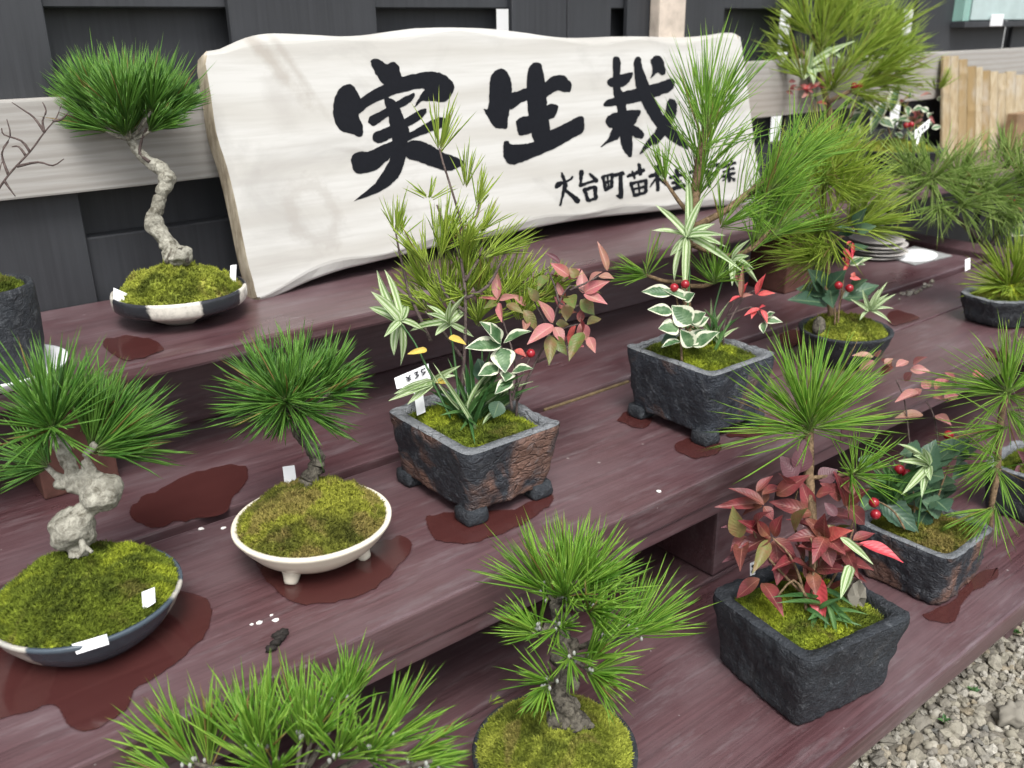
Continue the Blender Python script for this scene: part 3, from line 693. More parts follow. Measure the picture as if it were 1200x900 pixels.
# wet patches, soaked into the boards
def patch(plank_obj, pts, z, seed=0):
    P = []
    n = len(pts)
    for i in range(n):
        a = np.array(pts[i], float); b = np.array(pts[(i+1) % n], float); p0 = np.array(pts[i-1], float); p3 = np.array(pts[(i+2) % n], float)
        for k in range(6):
            u = k/6; q = 0.5*((2*a)+(-p0+b)*u+(2*p0-5*a+4*b-p3)*u*u+(-p0+3*a-3*b+p3)*u**3)
            q = q+np.array([nz((q[0], q[1], seed), 0.09), nz((q[0], q[1], seed+5), 0.09)])*3.2
            P.append(onz(q[0], q[1], z))
    # inner loop drawn in a little so that the edge can dry out softly
    P = np.array(P); nP = len(P); tg = np.roll(P, -1, 0)-np.roll(P, 1, 0); tg /= np.linalg.norm(tg, axis=1, keepdims=True)+1e-9
    area = np.sum(P[:, 0]*np.roll(P[:, 1], -1)-np.roll(P[:, 0], -1)*P[:, 1]); sg = 1 if area > 0 else -1
    I = P+np.stack([-tg[:, 1], tg[:, 0], np.zeros(nP)], 1)*sg*0.0035
    bm = bmesh.new(); vo = [bm.verts.new(p) for p in P]; vi = [bm.verts.new(p) for p in I]
    for i in range(nP): bm.faces.new([vo[i], vo[(i+1) % nP], vi[(i+1) % nP], vi[i]])
    fc = bm.faces.new(vi); bm.normal_update(); bmesh.ops.triangulate(bm, faces=[fc]); bm.normal_update()
    for f in bm.faces:
        if f.normal.z < 0: f.normal_flip()
    bm.verts.index_update(); V = [tuple(v.co) for v in bm.verts]; F = [tuple(v.index for v in f.verts) for f in bm.faces]; bm.free()
    att = np.ones((len(V), 4)); att[:nP, 0] = 0.0
    return mesh_obj('wet_patch', V, F, m['wet_wood'], plank_obj, smooth=False, attr=att)
zb = ZB+0.0011; zb2 = ZB+0.0041; za = ZA+0.0011; zc = ZC+0.0011
patch(pB1, [(0, 748), (20, 755), (80, 740), (180, 705), (205, 690), (247, 705), (243, 742), (205, 780), (160, 810), (148, 832), (105, 858), (78, 850), (60, 828), (20, 838), (-60, 850), (-60, 760)], zb)
patch(pB2, [(150, 600), (180, 575), (240, 550), (285, 545), (292, 560), (275, 585), (262, 602), (235, 608), (205, 612), (175, 618)], zb2)
patch(pB1, [(292, 640), (330, 655), (420, 640), (470, 628), (484, 640), (470, 662), (440, 690), (400, 705), (350, 708), (320, 690), (300, 665)], zb)
patch(pB1, [(498, 608), (520, 600), (600, 595), (640, 575), (650, 585), (630, 605), (590, 625), (550, 637), (510, 632)], zb)
patch(pB1, [(722, 490), (745, 482), (765, 490), (760, 502), (742, 502)], zb)
patch(pB1, [(790, 520), (810, 512), (845, 520), (846, 530), (820, 538), (797, 532)], zb)
patch(pB1, [(850, 508), (880, 500), (905, 494), (900, 508), (870, 514)], zb)
patch(pB1m, [(1043, 366), (1060, 364), (1078, 374), (1060, 380), (1042, 380)], ZB+0.0002)
patch(pB1, [(912, 395), (935, 386), (945, 398), (925, 410)], zb)
patch(pA1, [(118, 402), (145, 392), (175, 396), (193, 410), (165, 420), (138, 420)], za)
patch(pC1, [(1080, 720), (1118, 702), (1125, 690), (1150, 670), (1170, 665), (1168, 680), (1145, 692), (1128, 708), (1118, 730), (1095, 728)], zc)
# droppings, crumbs and a dark crumb of debris on the boards
def crumb(par, px, py, z, s, mat, name, seed=0):
    c = onz(px, py, z); v, f = blob(c+np.array([0, 0, s[2]*0.6]), s, 2, 0.5, seed, 1.5); return mesh_obj(name, v, f, m[mat], par)
for i, (x, y, s) in enumerate([(236, 620, .0035), (262, 619, .0035), (304, 730, .0032), (323, 727, .0032), (318, 721, .0018), (295, 732, .002), (772, 576, .0035)]):
    crumb(pB1, x, y, ZB, (s, s*0.8, s*0.25), 'bird_white', 'dropping', i*2.1)
dc = thing('debris', onz(325, 752, ZB+0.001), 'small black crumb of bark lying on the maroon board', 'debris')
pr = [blob(onz(x, y, ZB+0.001)+np.array([0, 0, .002]), (.005, .004, .0028), 2, .6, x*.3) for x, y in ((318, 762), (323, 755), (328, 750), (332, 743), (326, 746))]
v, f = join(pr); mesh_obj('crumb', v, f, m['debris'], dc)
for i in range(26):
    x = rg.uniform(1052, 1096); y = 345-0.335*(x-1052)+rg.uniform(-1, 7)
    s = rg.uniform(.0025, .0045); c = onz(x, y, ZB-0.0005); o = bpy.data.objects.new('pebble', rg.choice(STONES)); link(o); o.location = (c[0], c[1], c[2]+s*.55); o.scale = (s, s, s); o.rotation_euler[2] = rg.uniform(0, 6)
    tag(o, 'tiny grey pebble spilled along the gap between boards', 'pebble', 'pebbles by the plank gap')

# ------------------------------------------------------------------ the sign board
SY0, SLOPE = 1.150, 0.2895                         # its face: y = SY0 + SLOPE * (z - ZA)
def sgn(px, py, lift=0.0):
    d = ray(px, py); t = (SY0+SLOPE*(CAM[2]-ZA))/(d[1]-SLOPE*d[2])
    nrm = unit(np.array([0, -1, SLOPE])); return CAM+d*t+nrm*lift
SN = unit(np.array([0, -1, SLOPE]))
sign = thing('sign_board', (1.0, 1.17, ZA), 'pale live-edge wooden sign board with large black brush characters', 'sign')
ol = [(240, 63), (260, 55), (290, 42), (315, 37), (345, 37), (380, 39), (415, 40), (450, 36), (490, 31), (530, 30), (570, 31), (610, 35), (650, 41), (680, 42.5), (720, 41), (760, 41), (800, 42), (830, 40), (850, 37), (866, 38), (869, 48), (873, 75), (880, 130), (886, 180), (892, 235), (850, 240), (800, 244), (750, 249), (700, 254), (662, 260), (630, 266), (595, 273), (560, 279), (520, 287), (467, 300), (430, 309), (405, 315), (367, 328), (330, 345), (304, 354), (296, 330), (288, 300), (276, 240), (265, 195), (253, 157), (246, 110)]
def smooth_poly(pts, k=3):
    P = []; n = len(pts)
    for i in range(n):
        p0, a, b, p3 = [np.array(pts[j % n], float) for j in (i-1, i, i+1, i+2)]
        for q in range(k):
            u = q/k; P.append(0.5*((2*a)+(-p0+b)*u+(2*p0-5*a+4*b-p3)*u*u+(-p0+3*a-3*b+p3)*u**3))
    return P
def slab(pts, th):
    P = [sgn(*q) for q in pts]; n = len(P); c = np.mean(P, 0); up = unit(np.array([0, SLOPE, 1.0])); ex = np.array([1.0, 0, 0])
    xy = np.array([[(p-c)@ex, (p-c)@up] for p in P])
    # inward normals for a rounded edge
    tg = np.roll(xy, -1, 0)-np.roll(xy, 1, 0); tg /= np.linalg.norm(tg, axis=1, keepdims=True)+1e-9; area = np.sum(xy[:, 0]*np.roll(xy[:, 1], -1)-np.roll(xy[:, 0], -1)*xy[:, 1])
    inn = np.stack([-tg[:, 1], tg[:, 0]], 1)*(1 if area > 0 else -1)
    rings = []
    for ins, dep in ((0.013, 0.0), (0.010, 0.0008), (0.002, 0.0065), (0.0, 0.010), (0.001, th-0.004), (0.004, th)):
        q = xy+inn*(ins*np.clip(np.abs(inn[:, 1:2])*1.15, 0.12, 1)*(1+0.35*np.sin(xy[:, :1]*31))); rings.append([c+ex*a+up*b-SN*(dep+(0.0015*nz((a*9, b*9, dep), 4) if dep > 0.002 else 0)) for a, b in q])
    V = [v for r in rings for v in r]; F = []
    for k in range(len(rings)-1):
        for i in range(n):
            j = (i+1) % n; F.append((k*n+i, k*n+j, (k+1)*n+j, (k+1)*n+i))
    bm = bmesh.new()
    vs = [bm.verts.new(v) for v in V]
    for q in F: bm.faces.new([vs[i] for i in q])
    e = len(bm.faces)
    f0 = bm.faces.new(vs[:n]); f1 = bm.faces.new(vs[-n:][::-1])
    for q in F: pass
    bm.normal_update(); bmesh.ops.recalc_face_normals(bm, faces=bm.faces[:]); bmesh.ops.triangulate(bm, faces=[f0, f1])
    bm.verts.index_update(); VV = [tuple(v.co) for v in bm.verts]; FF = [tuple(v.index for v in f.verts) for f in bm.faces]; bm.free(); return VV, FF
V, F = slab(smooth_poly(ol, 3), 0.034)
so = mesh_obj('slab', V, F, m['sign_wood'], sign, smooth=False)
so.data.materials.append(m['sign_edge'])
for p in so.data.polygons:
    nrm = np.array(p.normal)
    if nrm@SN < 0.55 and (nrm[0] < -0.4): p.material_index = 1
lift = [0.0004]
def stroke(par, pts, k=3):
    lift[0] += 0.00006
    P = [sgn(q[0]+0.9*nz((q[0], q[1], 1), 0.35), q[1]+0.9*nz((q[0], q[1], 7), 0.35), lift[0]) for q in smooth_poly(pts, k+3)]
    bm = bmesh.new(); vs = [bm.verts.new(p) for p in P]; fc = bm.faces.new(vs); bm.normal_update()
    if np.array(fc.normal)@SN < 0: fc.normal_flip()
    bmesh.ops.triangulate(bm, faces=[fc]); bm.verts.index_update()
    V = [tuple(v.co) for v in bm.verts]; F = [tuple(v.index for v in f.verts) for f in bm.faces]; bm.free(); return V, F
def character(strokes, conv, k=3):
    parts = [stroke(None, [conv(*q) for q in s], k) for s in strokes]
    v, f = join(parts); lift[0] = 0.0004; return mesh_obj('brush_character', v, f, m['ink'], sign, smooth=False)
character([
 [(258, 100), (300, 92), (345, 118), (385, 108), (412, 130), (425, 180), (440, 195), (400, 235), (330, 232), (300, 195), (275, 155)],
 [(60, 300), (85, 255), (130, 230), (165, 245), (195, 300), (205, 360), (190, 400), (212, 460), (212, 510), (190, 522), (150, 505), (95, 490), (60, 445), (47, 370)],
 [(200, 310), (320, 238), (440, 190), (570, 162), (650, 170), (705, 210), (722, 250), (705, 295), (660, 330), (600, 325), (545, 325), (500, 360), (530, 300), (553, 256), (490, 262), (400, 285), (320, 315), (240, 355), (195, 395), (185, 360)],
 [(243, 430), (255, 410), (330, 370), (400, 325), (490, 280), (498, 300), (470, 335), (400, 375), (340, 420), (280, 460), (250, 450)],
 [(330, 310), (350, 300), (390, 325), (420, 365), (440, 420), (470, 480), (460, 560), (450, 640), (430, 710), (390, 770), (310, 825), (170, 880), (190, 860), (280, 780), (340, 690), (370, 620), (375, 540), (360, 440), (345, 370)],
 [(268, 520), (285, 495), (350, 470), (450, 420), (550, 365), (565, 385), (540, 420), (460, 470), (370, 530), (310, 558), (275, 550)],
 [(150, 640), (185, 605), (240, 605), (310, 575), (380, 545), (470, 500), (560, 450), (640, 415), (690, 430), (680, 460), (600, 490), (500, 530), (440, 560), (380, 620), (330, 670), (280, 710), (190, 728), (160, 705)],
 [(450, 560), (520, 545), (590, 570), (660, 610), (740, 640), (775, 665), (740, 695), (680, 712), (600, 690), (520, 660), (455, 635)]], cr(380, 50, 4.739))
character([
 [(85, 260), (100, 185), (145, 140), (205, 140), (240, 200), (258, 280), (240, 360), (240, 440), (225, 520), (220, 575), (180, 585), (120, 570), (70, 490), (40, 435), (75, 425)],
 [(235, 330), (300, 300), (365, 280), (440, 270), (505, 235), (560, 190), (640, 180), (680, 215), (705, 245), (700, 300), (665, 310), (600, 300), (545, 325), (500, 355), (400, 370), (330, 385), (250, 440), (235, 400)],
 [(365, 270), (375, 150), (395, 105), (430, 85), (470, 95), (490, 150), (505, 230), (515, 350), (525, 450), (540, 570), (545, 640), (480, 680), (415, 670), (400, 560), (375, 450)],
 [(285, 525), (330, 495), (400, 480), (500, 430), (545, 395), (600, 410), (595, 450), (570, 500), (500, 530), (430, 590), (390, 620), (310, 632), (295, 590)],
 [(190, 740), (195, 680), (230, 680), (245, 700), (330, 698), (420, 680), (540, 600), (640, 555), (730, 505), (785, 490), (800, 540), (790, 610), (720, 650), (600, 720), (480, 775), (370, 820), (260, 855), (200, 815)]], cr(560, 60, 6.4286))
character([
 [(125, 70), (145, 42), (175, 55), (192, 100), (185, 170), (190, 300), (215, 350), (235, 450), (240, 520), (270, 600), (285, 700), (285, 820), (270, 862), (235, 840), (195, 770), (180, 690), (170, 600), (160, 480), (130, 350), (125, 200)],
 [(78, 250), (95, 225), (150, 200), (220, 180), (285, 172), (280, 210), (240, 265), (190, 295), (120, 290), (85, 275)],
 [(50, 430), (70, 400), (150, 370), (220, 325), (290, 310), (380, 290), (480, 260), (600, 220), (625, 260), (600, 320), (520, 355), (440, 380), (340, 410), (240, 430), (150, 445), (60, 447)],
 [(65, 570), (80, 530), (140, 500), (220, 485), (300, 475), (355, 485), (330, 540), (290, 600), (200, 620), (110, 620), (75, 600)],
 [(160, 590), (120, 620), (90, 700), (25, 778), (100, 740), (160, 715), (190, 660)],
 [(260, 600), (320, 610), (365, 650), (378, 690), (350, 710), (310, 700), (270, 670)],
 [(295, 80), (330, 42), (352, 65), (365, 130), (410, 250), (470, 390), (530, 510), (600, 600), (690, 700), (740, 790), (690, 780), (600, 730), (520, 660), (440, 560), (370, 440), (320, 320), (300, 200)],
 [(570, 400), (605, 385), (640, 420), (640, 500), (610, 580), (550, 680), (490, 750), (430, 770), (340, 840), (380, 760), (470, 640), (540, 510)],
 [(430, 80), (460, 45), (500, 38), (535, 80), (550, 150), (545, 190), (520, 195), (480, 175), (430, 225), (445, 150)]], cr(700, 60, 6.925))
def bar(a, b, w0, w1=None):
    w1 = w0 if w1 is None else w1; w0 *= 1.3; w1 *= 1.3; a = np.array(a, float); b = np.array(b, float); d = (b-a)/np.linalg.norm(b-a); n_ = np.array([-d[1], d[0]])
    return [tuple(a+n_*w0/2), tuple(a-d*w0*0.35), tuple(a-n_*w0/2), tuple((a+b)/2-n_*(w0+w1)/4), tuple(b-n_*w1/2), tuple(b+d*w1*0.3), tuple(b+n_*w1/2), tuple((a+b)/2+n_*(w0+w1)/4)]
c5 = cr(640, 160, 4.615)
character([[(45, 265), (60, 245), (100, 240), (145, 212), (140, 232), (90, 262), (55, 282)], bar((85, 200), (104, 270), 12, 18), bar((102, 265), (75, 372), 18, 8), bar((106, 290), (172, 350), 12, 24)], c5)
character([bar((190, 190), (186, 262), 20, 12), bar((182, 265), (262, 238), 14, 10), bar((235, 200), (272, 240), 10, 20), bar((205, 285), (228, 350), 16), bar((205, 287), (264, 272), 14), bar((264, 272), (266, 335), 18), bar((226, 348), (268, 335), 14)], c5)
character([bar((306, 215), (322, 290), 13), bar((303, 218), (356, 204), 12), bar((355, 204), (353, 272), 15), bar((321, 286), (353, 272), 12), bar((330, 212), (336, 280), 9), bar((312, 252), (352, 240), 9), bar((362, 212), (416, 196), 15), bar((400, 200), (404, 330), 16, 20), bar((404, 330), (378, 318), 16, 6)], c5)
character([bar((440, 215), (528, 182), 15), bar((465, 188), (478, 228), 11), bar((500, 150), (510, 205), 16), bar((456, 250), (476, 320), 14), bar((456, 254), (540, 236), 12), bar((538, 236), (536, 302), 16), bar((475, 318), (536, 302), 13), bar((497, 245), (503, 312), 10), bar((466, 286), (536, 270), 10)], c5)
character([bar((560, 215), (640, 190), 15), bar((598, 165), (604, 292), 20, 14), bar((598, 222), (560, 272), 14, 6), bar((606, 222), (652, 256), 8, 18)], c5)
character([bar((670, 222), (735, 205), 14), bar((705, 180), (710, 275), 17), bar((680, 252), (730, 240), 12), bar((676, 287), (748, 264), 16)], c5)
character([bar((775, 195), (842, 176), 14), bar((808, 165), (814, 275), 15), bar((785, 232), (838, 218), 12), bar((796, 282), (846, 268), 16)], c5)
character([bar((872, 190), (884, 272), 24, 14), bar((880, 166), (930, 150), 13), bar((930, 150), (922, 200), 15), bar((890, 205), (924, 192), 12)], c5)
character([bar((950, 168), (1020, 142), 12), bar((965, 138), (976, 162), 11), bar((998, 124), (1006, 152), 12), bar((955, 192), (1015, 172), 10), bar((950, 218), (1020, 197), 11), bar((984, 160), (989, 242), 13), bar((980, 215), (956, 240), 11, 6), bar((992, 215), (1018, 236), 7, 14)], c5)

# ------------------------------------------------------------------ bamboo screen leaning on the rail
scr = thing('bamboo_screen', (2.7, 1.22, ZA), 'split bamboo screen panel leaning on the rail beside the sign', 'bamboo screen')
edges = [1104, 1113, 1122, 1132, 1142, 1149, 1158, 1167, 1176, 1187, 1198, 1209]; tops = [66, 66, 70, 78, 79, 83, 84, 86, 84, 88, 84]
for i in range(11):
    xl = onz(edges[i], 212, ZA)[0]
    a = ony(edges[i], 150, 1.235); b = ony(edges[i+1], 150, 1.235); w = b[0]-a[0]-0.002; zt = ony(edges[i]+6, tops[i], 1.262)[2]
    L = zt-ZA; V = []; F = []; na, nl = 6, 14
    for j in range(nl+1):
        vv = j/nl; bulge = 0.0016 if (j, i) in ((9, 0), (4, 1), (12, 2), (7, 3), (8, 5), (3, 6), (11, 7), (6, 8)) else 0
        for k in range(na+1):
            u = -1+2*k/na; V.append((a[0]+w*(u+1)/2, 1.222+0.0395*vv*min(1, L/0.26)-0.006*(1-u*u)-bulge, ZA+0.001+L*vv))
        for k in range(na+1):
            u = 1-2*k/na; V.append((a[0]+w*(u+1)/2, 1.228+0.0395*vv*min(1, L/0.26), ZA+0.001+L*vv))
    M_ = 2*(na+1)
    for j in range(nl):
        for k in range(M_): F.append((j*M_+k, j*M_+(k+1) % M_, (j+1)*M_+(k+1) % M_, (j+1)*M_+k))
    F.append(tuple(range(M_))[::-1]); F.append(tuple(nl*M_+k for k in range(M_)))
    mesh_obj('bamboo_slat', V, F, m['bamboo'], scr, smooth=False)
a = ony(1184, 150, 1.19); wb = bevel_box('wood_offcut', (a[0], 1.175, ZA+0.001), (a[0]+0.09, 1.205, ony(1190, 133, 1.19)[2]), m['brown_wood'], None, 0.002, 2)
tag(wb, 'brown wood offcut standing upright before the bamboo screen', 'wood offcut')

# pale green box fixed to the fence
bx = thing('wall_box', (2.75, YF-0.03, 0.82), 'pale green glassy box fixed high on the dark fence', 'box')
x0 = ony(1130, 12, YF-0.03)[0]; z0 = ony(1170, 26, YF-0.03)[2]
bevel_box('front_panel', (x0+0.035, YF-0.034, z0+0.006), (x0+0.50, YF-0.030, z0+0.34), m['pale_board'], bx, 0.001, 1)
bevel_box('side_panel', (x0-0.0, YF-0.030, z0+0.004), (x0+0.034, YF-0.0005, z0+0.34), m['green_acrylic'], bx, 0.001, 1)
bevel_box('bottom_lip', (x0-0.004, YF-0.040, z0-0.012), (x0+0.505, YF-0.001, z0+0.003), m['fence_dark'], bx, 0.001, 1)
bevel_box('clip', (x0+0.13, YF-0.044, z0-0.010), (x0+0.20, YF-0.0405, z0+0.02), m['white_plastic'], bx, 0.001, 1)

# plates and card on the back board of tier B
zt = ZB+0.0036
for i in range(5):
    c = onz(1024, 300, zt)+np.array([0.012*math.sin(i*2.1)*0.4, 0.004*math.cos(i*3), i*0.0085])
    r = 0.066 if i < 4 else 0.062
    V, F = lathe_bowl(c, [(r*0.62, 0.0), (r*0.72, 0.002), (r, 0.0062), (r, 0.0078), (r*0.94, 0.0074), (r*0.70, 0.0045), (r*0.45, 0.0042)], seg=48)
    o = mesh_obj('plate', V, F, m['plate_grey'], None); tag(o, ('lowest grey saucer of the stack beside the laminated card', 'second lowest grey saucer of the stack by the card', 'middle grey saucer of the five stacked by the card', 'grey saucer second from the top of the stack', 'topmost grey saucer of the stack beside the card')[i], 'saucer', 'stacked saucers')
card = thing('laminated_card', onz(1075, 300, zt), 'laminated card with pale oval label lying on maroon board', 'card')
cc = [onz(*q, zt+0.0006) for q in ((1035, 300), (1072, 289), (1116, 300), (1072, 311))]
V = [tuple(p) for p in cc]+[tuple(p+np.array([0, 0, 0.0012])) for p in cc]
mesh_obj('film', V, [(3, 2, 1, 0), (4, 5, 6, 7), (0, 1, 5, 4), (1, 2, 6, 5), (2, 3, 7, 6), (3, 0, 4, 7)], m['card_film'], card, smooth=False)
cen = sum(cc)/4; ex = (cc[2]-cc[0])*0.31; ey = (cc[1]-cc[3])*0.34
V = [tuple(cen+ex*math.cos(t_)+ey*math.sin(t_)+np.array([0, 0, 0.0016])) for t_ in np.linspace(0, 2*math.pi, 40, endpoint=False)]
mesh_obj('oval_label', V, [tuple(range(40))], m['white_plastic'], card, smooth=False)

# ------------------------------------------------------------------ pots
def bowl(root, cx, cy, wpx, H, zp, mat, foot='ring', ey=1.0, lipw=0.0045, prof=None, soil=True):
    c = onz(cx, cy, zp+H); d = depth_of(c); R = wpx/2*d/FPX; c[2] = zp
    fz = 0.010 if foot == 'legs' else 0.0
    if prof is None:
        prof = [(0.55, fz+0.0005), (0.62, fz+0.001), (0.80, fz+(H-fz)*0.32), (0.93, fz+(H-fz)*0.66), (0.975, H-0.006), (1.0, H-0.0035), (1.0, H-0.0008), (0.985, H), ]
        pr = [(R*a, z) for a, z in prof]+[(R-lipw, H-0.0006), (R-lipw*1.4, H-0.004), (R*0.86, H-0.012), (R*0.5, H-0.014)]
    else: pr = [(R*a, z) for a, z in prof]
    V, F = lathe_bowl(c, pr, 1.0, ey, 64, amp=0.0006, freq=18, seed=cx)
    p = mesh_obj('pot', V, F, m[mat], root)
    if foot == 'legs':
        for k in range(3):
            th = math.radians((-146, -44, 82)[k]); b = c+np.array([math.cos(th)*R*0.60, math.sin(th)*R*0.60*ey, 0])
            V, F = tube([b+np.array([0, 0, 0.020]), b+np.array([0, 0, 0.010])*1.0, b+np.array([math.cos(th)*0.004, math.sin(th)*0.004, 0.0006])], [0.0110, 0.0090, 0.0062], 12)
            mesh_obj('foot', V, F, m[mat], p)
    return c, R, d, p
def square_pot(root, c, hx, hy, H, rot, mat, taper=0.86, seed=0.0, wall=0.014, feet=True, fh=0.013, amp=0.0028, power=7.0, rimmat='clay_rim'):
    c = np.array(c, float); f0 = fh if feet else 0.001
    def ring(k, z, ins=0.0): return (k, z, ins)
    prof = [(taper*0.9, f0), (taper*0.985, f0+0.002), (taper, f0+0.005)]+[(taper+(1-taper)*k/12, f0+(H-f0)*(0.06+0.86*k/12)) for k in range(1, 13)]+[(1.0, H-0.003), (0.99, H)]
    seg = 132
    V, F = lathe_bowl(c, [(k, z) for k, z in prof], hx, hy, seg, rot=rot, power=power, amp=0, seed=seed)
    V = np.array(V); F = F[:-1]
    # rough clay surface
    out = []
    for v in V:
        q = v+seed; dv = v-c; dv[2] = 0; dv = unit(dv)
        a = amp*(nz(q, 24)+0.9*nz(q+5, 55)+0.8*nz(q+9, 110)+0.5*nz(q+2, 220)); out.append(v+dv*a+np.array([0, 0, 0.55*a if v[2] > c[2]+f0+0.006 else 0]))
    p = mesh_obj('pot', out, F, m[mat], root)
    # rim and inner wall
    kx = (hx-wall)/hx; ky = (hy-wall)/hy
    prof2 = [(0.992, H+0.0004, 0), (0.96, H+0.0016, .15), (None, H+0.0012, .9), (None, H-0.003, 1.0), (None, H-0.02, 1.05)]
    V2 = []; F2 = []
    for (k, z, w) in prof2:
        for s in range(seg):
            th = 2*math.pi*(s+0.5)/seg; ct, st = math.cos(th), math.sin(th); kk = (abs(ct)**power+abs(st)**power)**(-1/power)
            ax, ay = (hx*k, hy*k) if k else (hx-wall*w, hy-wall*w)
            x, y = kk*ct*ax, kk*st*ay; X = math.cos(rot)*x-math.sin(rot)*y; Y = math.sin(rot)*x+math.cos(rot)*y
            v = c+np.array([X, Y, z]); q = v+seed; dv = unit(np.array([X, Y, 0.0])); a = amp*(nz(q, 24)+0.9*nz(q+5, 55)+0.8*nz(q+9, 110)+0.5*nz(q+2, 220)); V2.append(v+dv*a*(1-0.3*w)+np.array([0, 0, 0.55*a]))
    for i in range(len(prof2)-1):
        for s in range(seg): F2.append((i*seg+s, i*seg+(s+1) % seg, (i+1)*seg+(s+1) % seg, (i+1)*seg+s))
    mesh_obj('rim', V2, F2, m[rimmat], p)
    if feet:
        for sx in (-1, 1):
            for sy in (-1, 1):
                x, y = sx*hx*taper*0.84, sy*hy*taper*0.86; X = math.cos(rot)*x-math.sin(rot)*y; Y = math.sin(rot)*x+math.cos(rot)*y
                b = c+np.array([X, Y, 0]); V, F = lathe_bowl(b, [(0.0120, 0.0006), (0.0138, 0.003), (0.0145, 0.007), (0.0142, 0.011), (0.0135, fh+0.005)], seg=28, power=7, rot=rot, amp=0.0016, freq=80, seed=x*9)
                mesh_obj('foot', V, F, m['clay_black'], p)
    return p
def price_tag(corners, depth, label, stake=None, text=None, cat='price tag', dd=0.0):
    P = [at(x, y, depth+dd*(i in (1, 2))) for i, (x, y) in enumerate(corners)]
    n = unit(np.cross(P[1]-P[0], P[3]-P[0])); n = n if n@(CAM-P[0]) > 0 else -n
    r = thing('price_tag', P[3], label, cat)
    V = [tuple(p) for p in P]+[tuple(p-n*0.0009) for p in P]
    o = mesh_obj('plate', V, [(0, 1, 2, 3), (7, 6, 5, 4), (0, 4, 5, 1), (1, 5, 6, 2), (2, 6, 7, 3), (3, 7, 4, 0)], m['white_plastic'], r, smooth=False)
    if stake:
        a, b, wpx = stake; A = at(*a, depth)-n*0.0011; B = at(*b, depth)-n*0.0011; sx = unit(P[1]-P[0])*wpx*depth/FPX/2
        Q = [A-sx, A+sx, B+sx, B-sx]; V = [tuple(p) for p in Q]+[tuple(p-n*0.0009) for p in Q]
        mesh_obj('stake', V, [(0, 1, 2, 3), (7, 6, 5, 4), (0, 4, 5, 1), (1, 5, 6, 2), (2, 6, 7, 3), (3, 7, 4, 0)], m['white_plastic'], r, smooth=False)
    if text:
        ex = P[1]-P[0]; ey = P[0]-P[3]; parts = []
        for s in text:
            a, b, w = s; a3 = P[3]+ex*a[0]+ey*a[1]+n*0.0016; b3 = P[3]+ex*b[0]+ey*b[1]+n*0.0016
            dv = unit(b3-a3); sd = np.cross(n, dv)*w*np.linalg.norm(ey)/2; parts.append(([a3-sd, b3-sd, b3+sd, a3+sd], [(0, 1, 2, 3)]))
        v, f = join(parts); mesh_obj('handwriting', v, f, m['pen_black'], r, smooth=False)
    return r
def sticker(parent, corners, depth):
    P = [at(x, y, depth) for x, y in corners]; n = unit(CAM-P[0]); V = [tuple(p) for p in P]+[tuple(p-n*0.002) for p in P]
    return mesh_obj('sticker', V, [(0, 1, 2, 3), (7, 6, 5, 4), (0, 4, 5, 1), (1, 5, 6, 2), (2, 6, 7, 3), (3, 7, 4, 0)], m['white_plastic'], parent, smooth=False)
def path(pts, depth, conv=None):
    out = []
    for q in pts:
        x, y = (conv(q[0], q[1]) if conv else q[:2]); out.append(at(x, y, depth+(q[2] if len(q) > 2 else 0)))
    return out
def pxr(r, depth): return [x*depth/FPX for x in r]
def roots(stem, c, n, r, L, mat, depth):
    parts = []
    for i in range(n):
        th = 2*math.pi*i/n+RNG.uniform(-.3, .3); e = np.array([math.cos(th), math.sin(th), 0])
        parts.append(tube([c+e*r*0.3+np.array([0, 0, r*0.9]), c+e*r*1.0+np.array([0, 0, r*0.3]), c+e*(r+L)+np.array([0, 0, -0.003])], [r*0.42, r*0.33, r*0.12], 7, 0.3, i))
    v, f = join(parts); return mesh_obj('root', v, f, m[mat], stem)
CONIFER = 'needle-leaved bonsai set out on the stand'
MIXED = 'mixed plantings in dark clay pots'

def base_pt(cx, cy, H, zp):
    c = onz(cx, cy, zp+H); c[2] = zp; return c

# ---- bonsai with a broom crown in the black and white bowl, tier A
c = base_pt(210, 337, 0.040, ZA)
r = thing('potted_bonsai', c, 'broom-crowned pine bonsai in black and white banded bowl left of the sign', 'bonsai', CONIFER)
c, R, d, p = bowl(r, 210, 337, 152, 0.040, ZA, 'glaze_striped', prof=[(0.42, 0.0006), (0.46, 0.002), (0.62, 0.008), (0.84, 0.0165), (0.95, 0.020), (0.992, 0.0235), (1.0, 0.029), (1.0, 0.036), (0.99, 0.0395), (0.965, 0.040), (0.94, 0.0385), (0.90, 0.030), (0.5, 0.028)])
moss(r, c, R*0.93, R*0.93, ZA+0.032, 0.040, 'moss_lime', seed=1, n=6500, lump=0.5)
sticker(p, [(133, 337), (149, 344), (146, 358), (133, 352)], d-R*0.55)
tr = path([(206, 306), (204, 296), (190, 276), (180, 262), (184, 245), (188, 228), (197, 212), (190, 199), (172, 188), (160, 176), (153, 164)], d)
k_ = d/FPX
st = organic('trunk', [tube(tr, pxr([13, 11, 9.5, 10, 8, 7, 8.5, 8, 6.5, 5.5, 5], d), 16, 0.25, 2.0, 6), blob(at(181, 262, d), (12*k_, 12*k_, 11*k_), 2, .2, 1), blob(at(196, 209, d), (11*k_, 11*k_, 10*k_), 2, .2, 2), blob(at(208, 300, d), (17*k_, 16*k_, 12*k_), 2, .4, 6)], 0.0012, m['bark_pale'], r); roots(st, at(208, 304, d), 5, 0.013, 0.005, 'bark_grey', d)
V, F = tube(path([(176, 190), (164, 180), (166, 165), (172, 150)], d-0.006), pxr([2.5, 2, 1.6, 1.2], d), 6); mesh_obj('branch', V, F, m['bark_twig'], st)
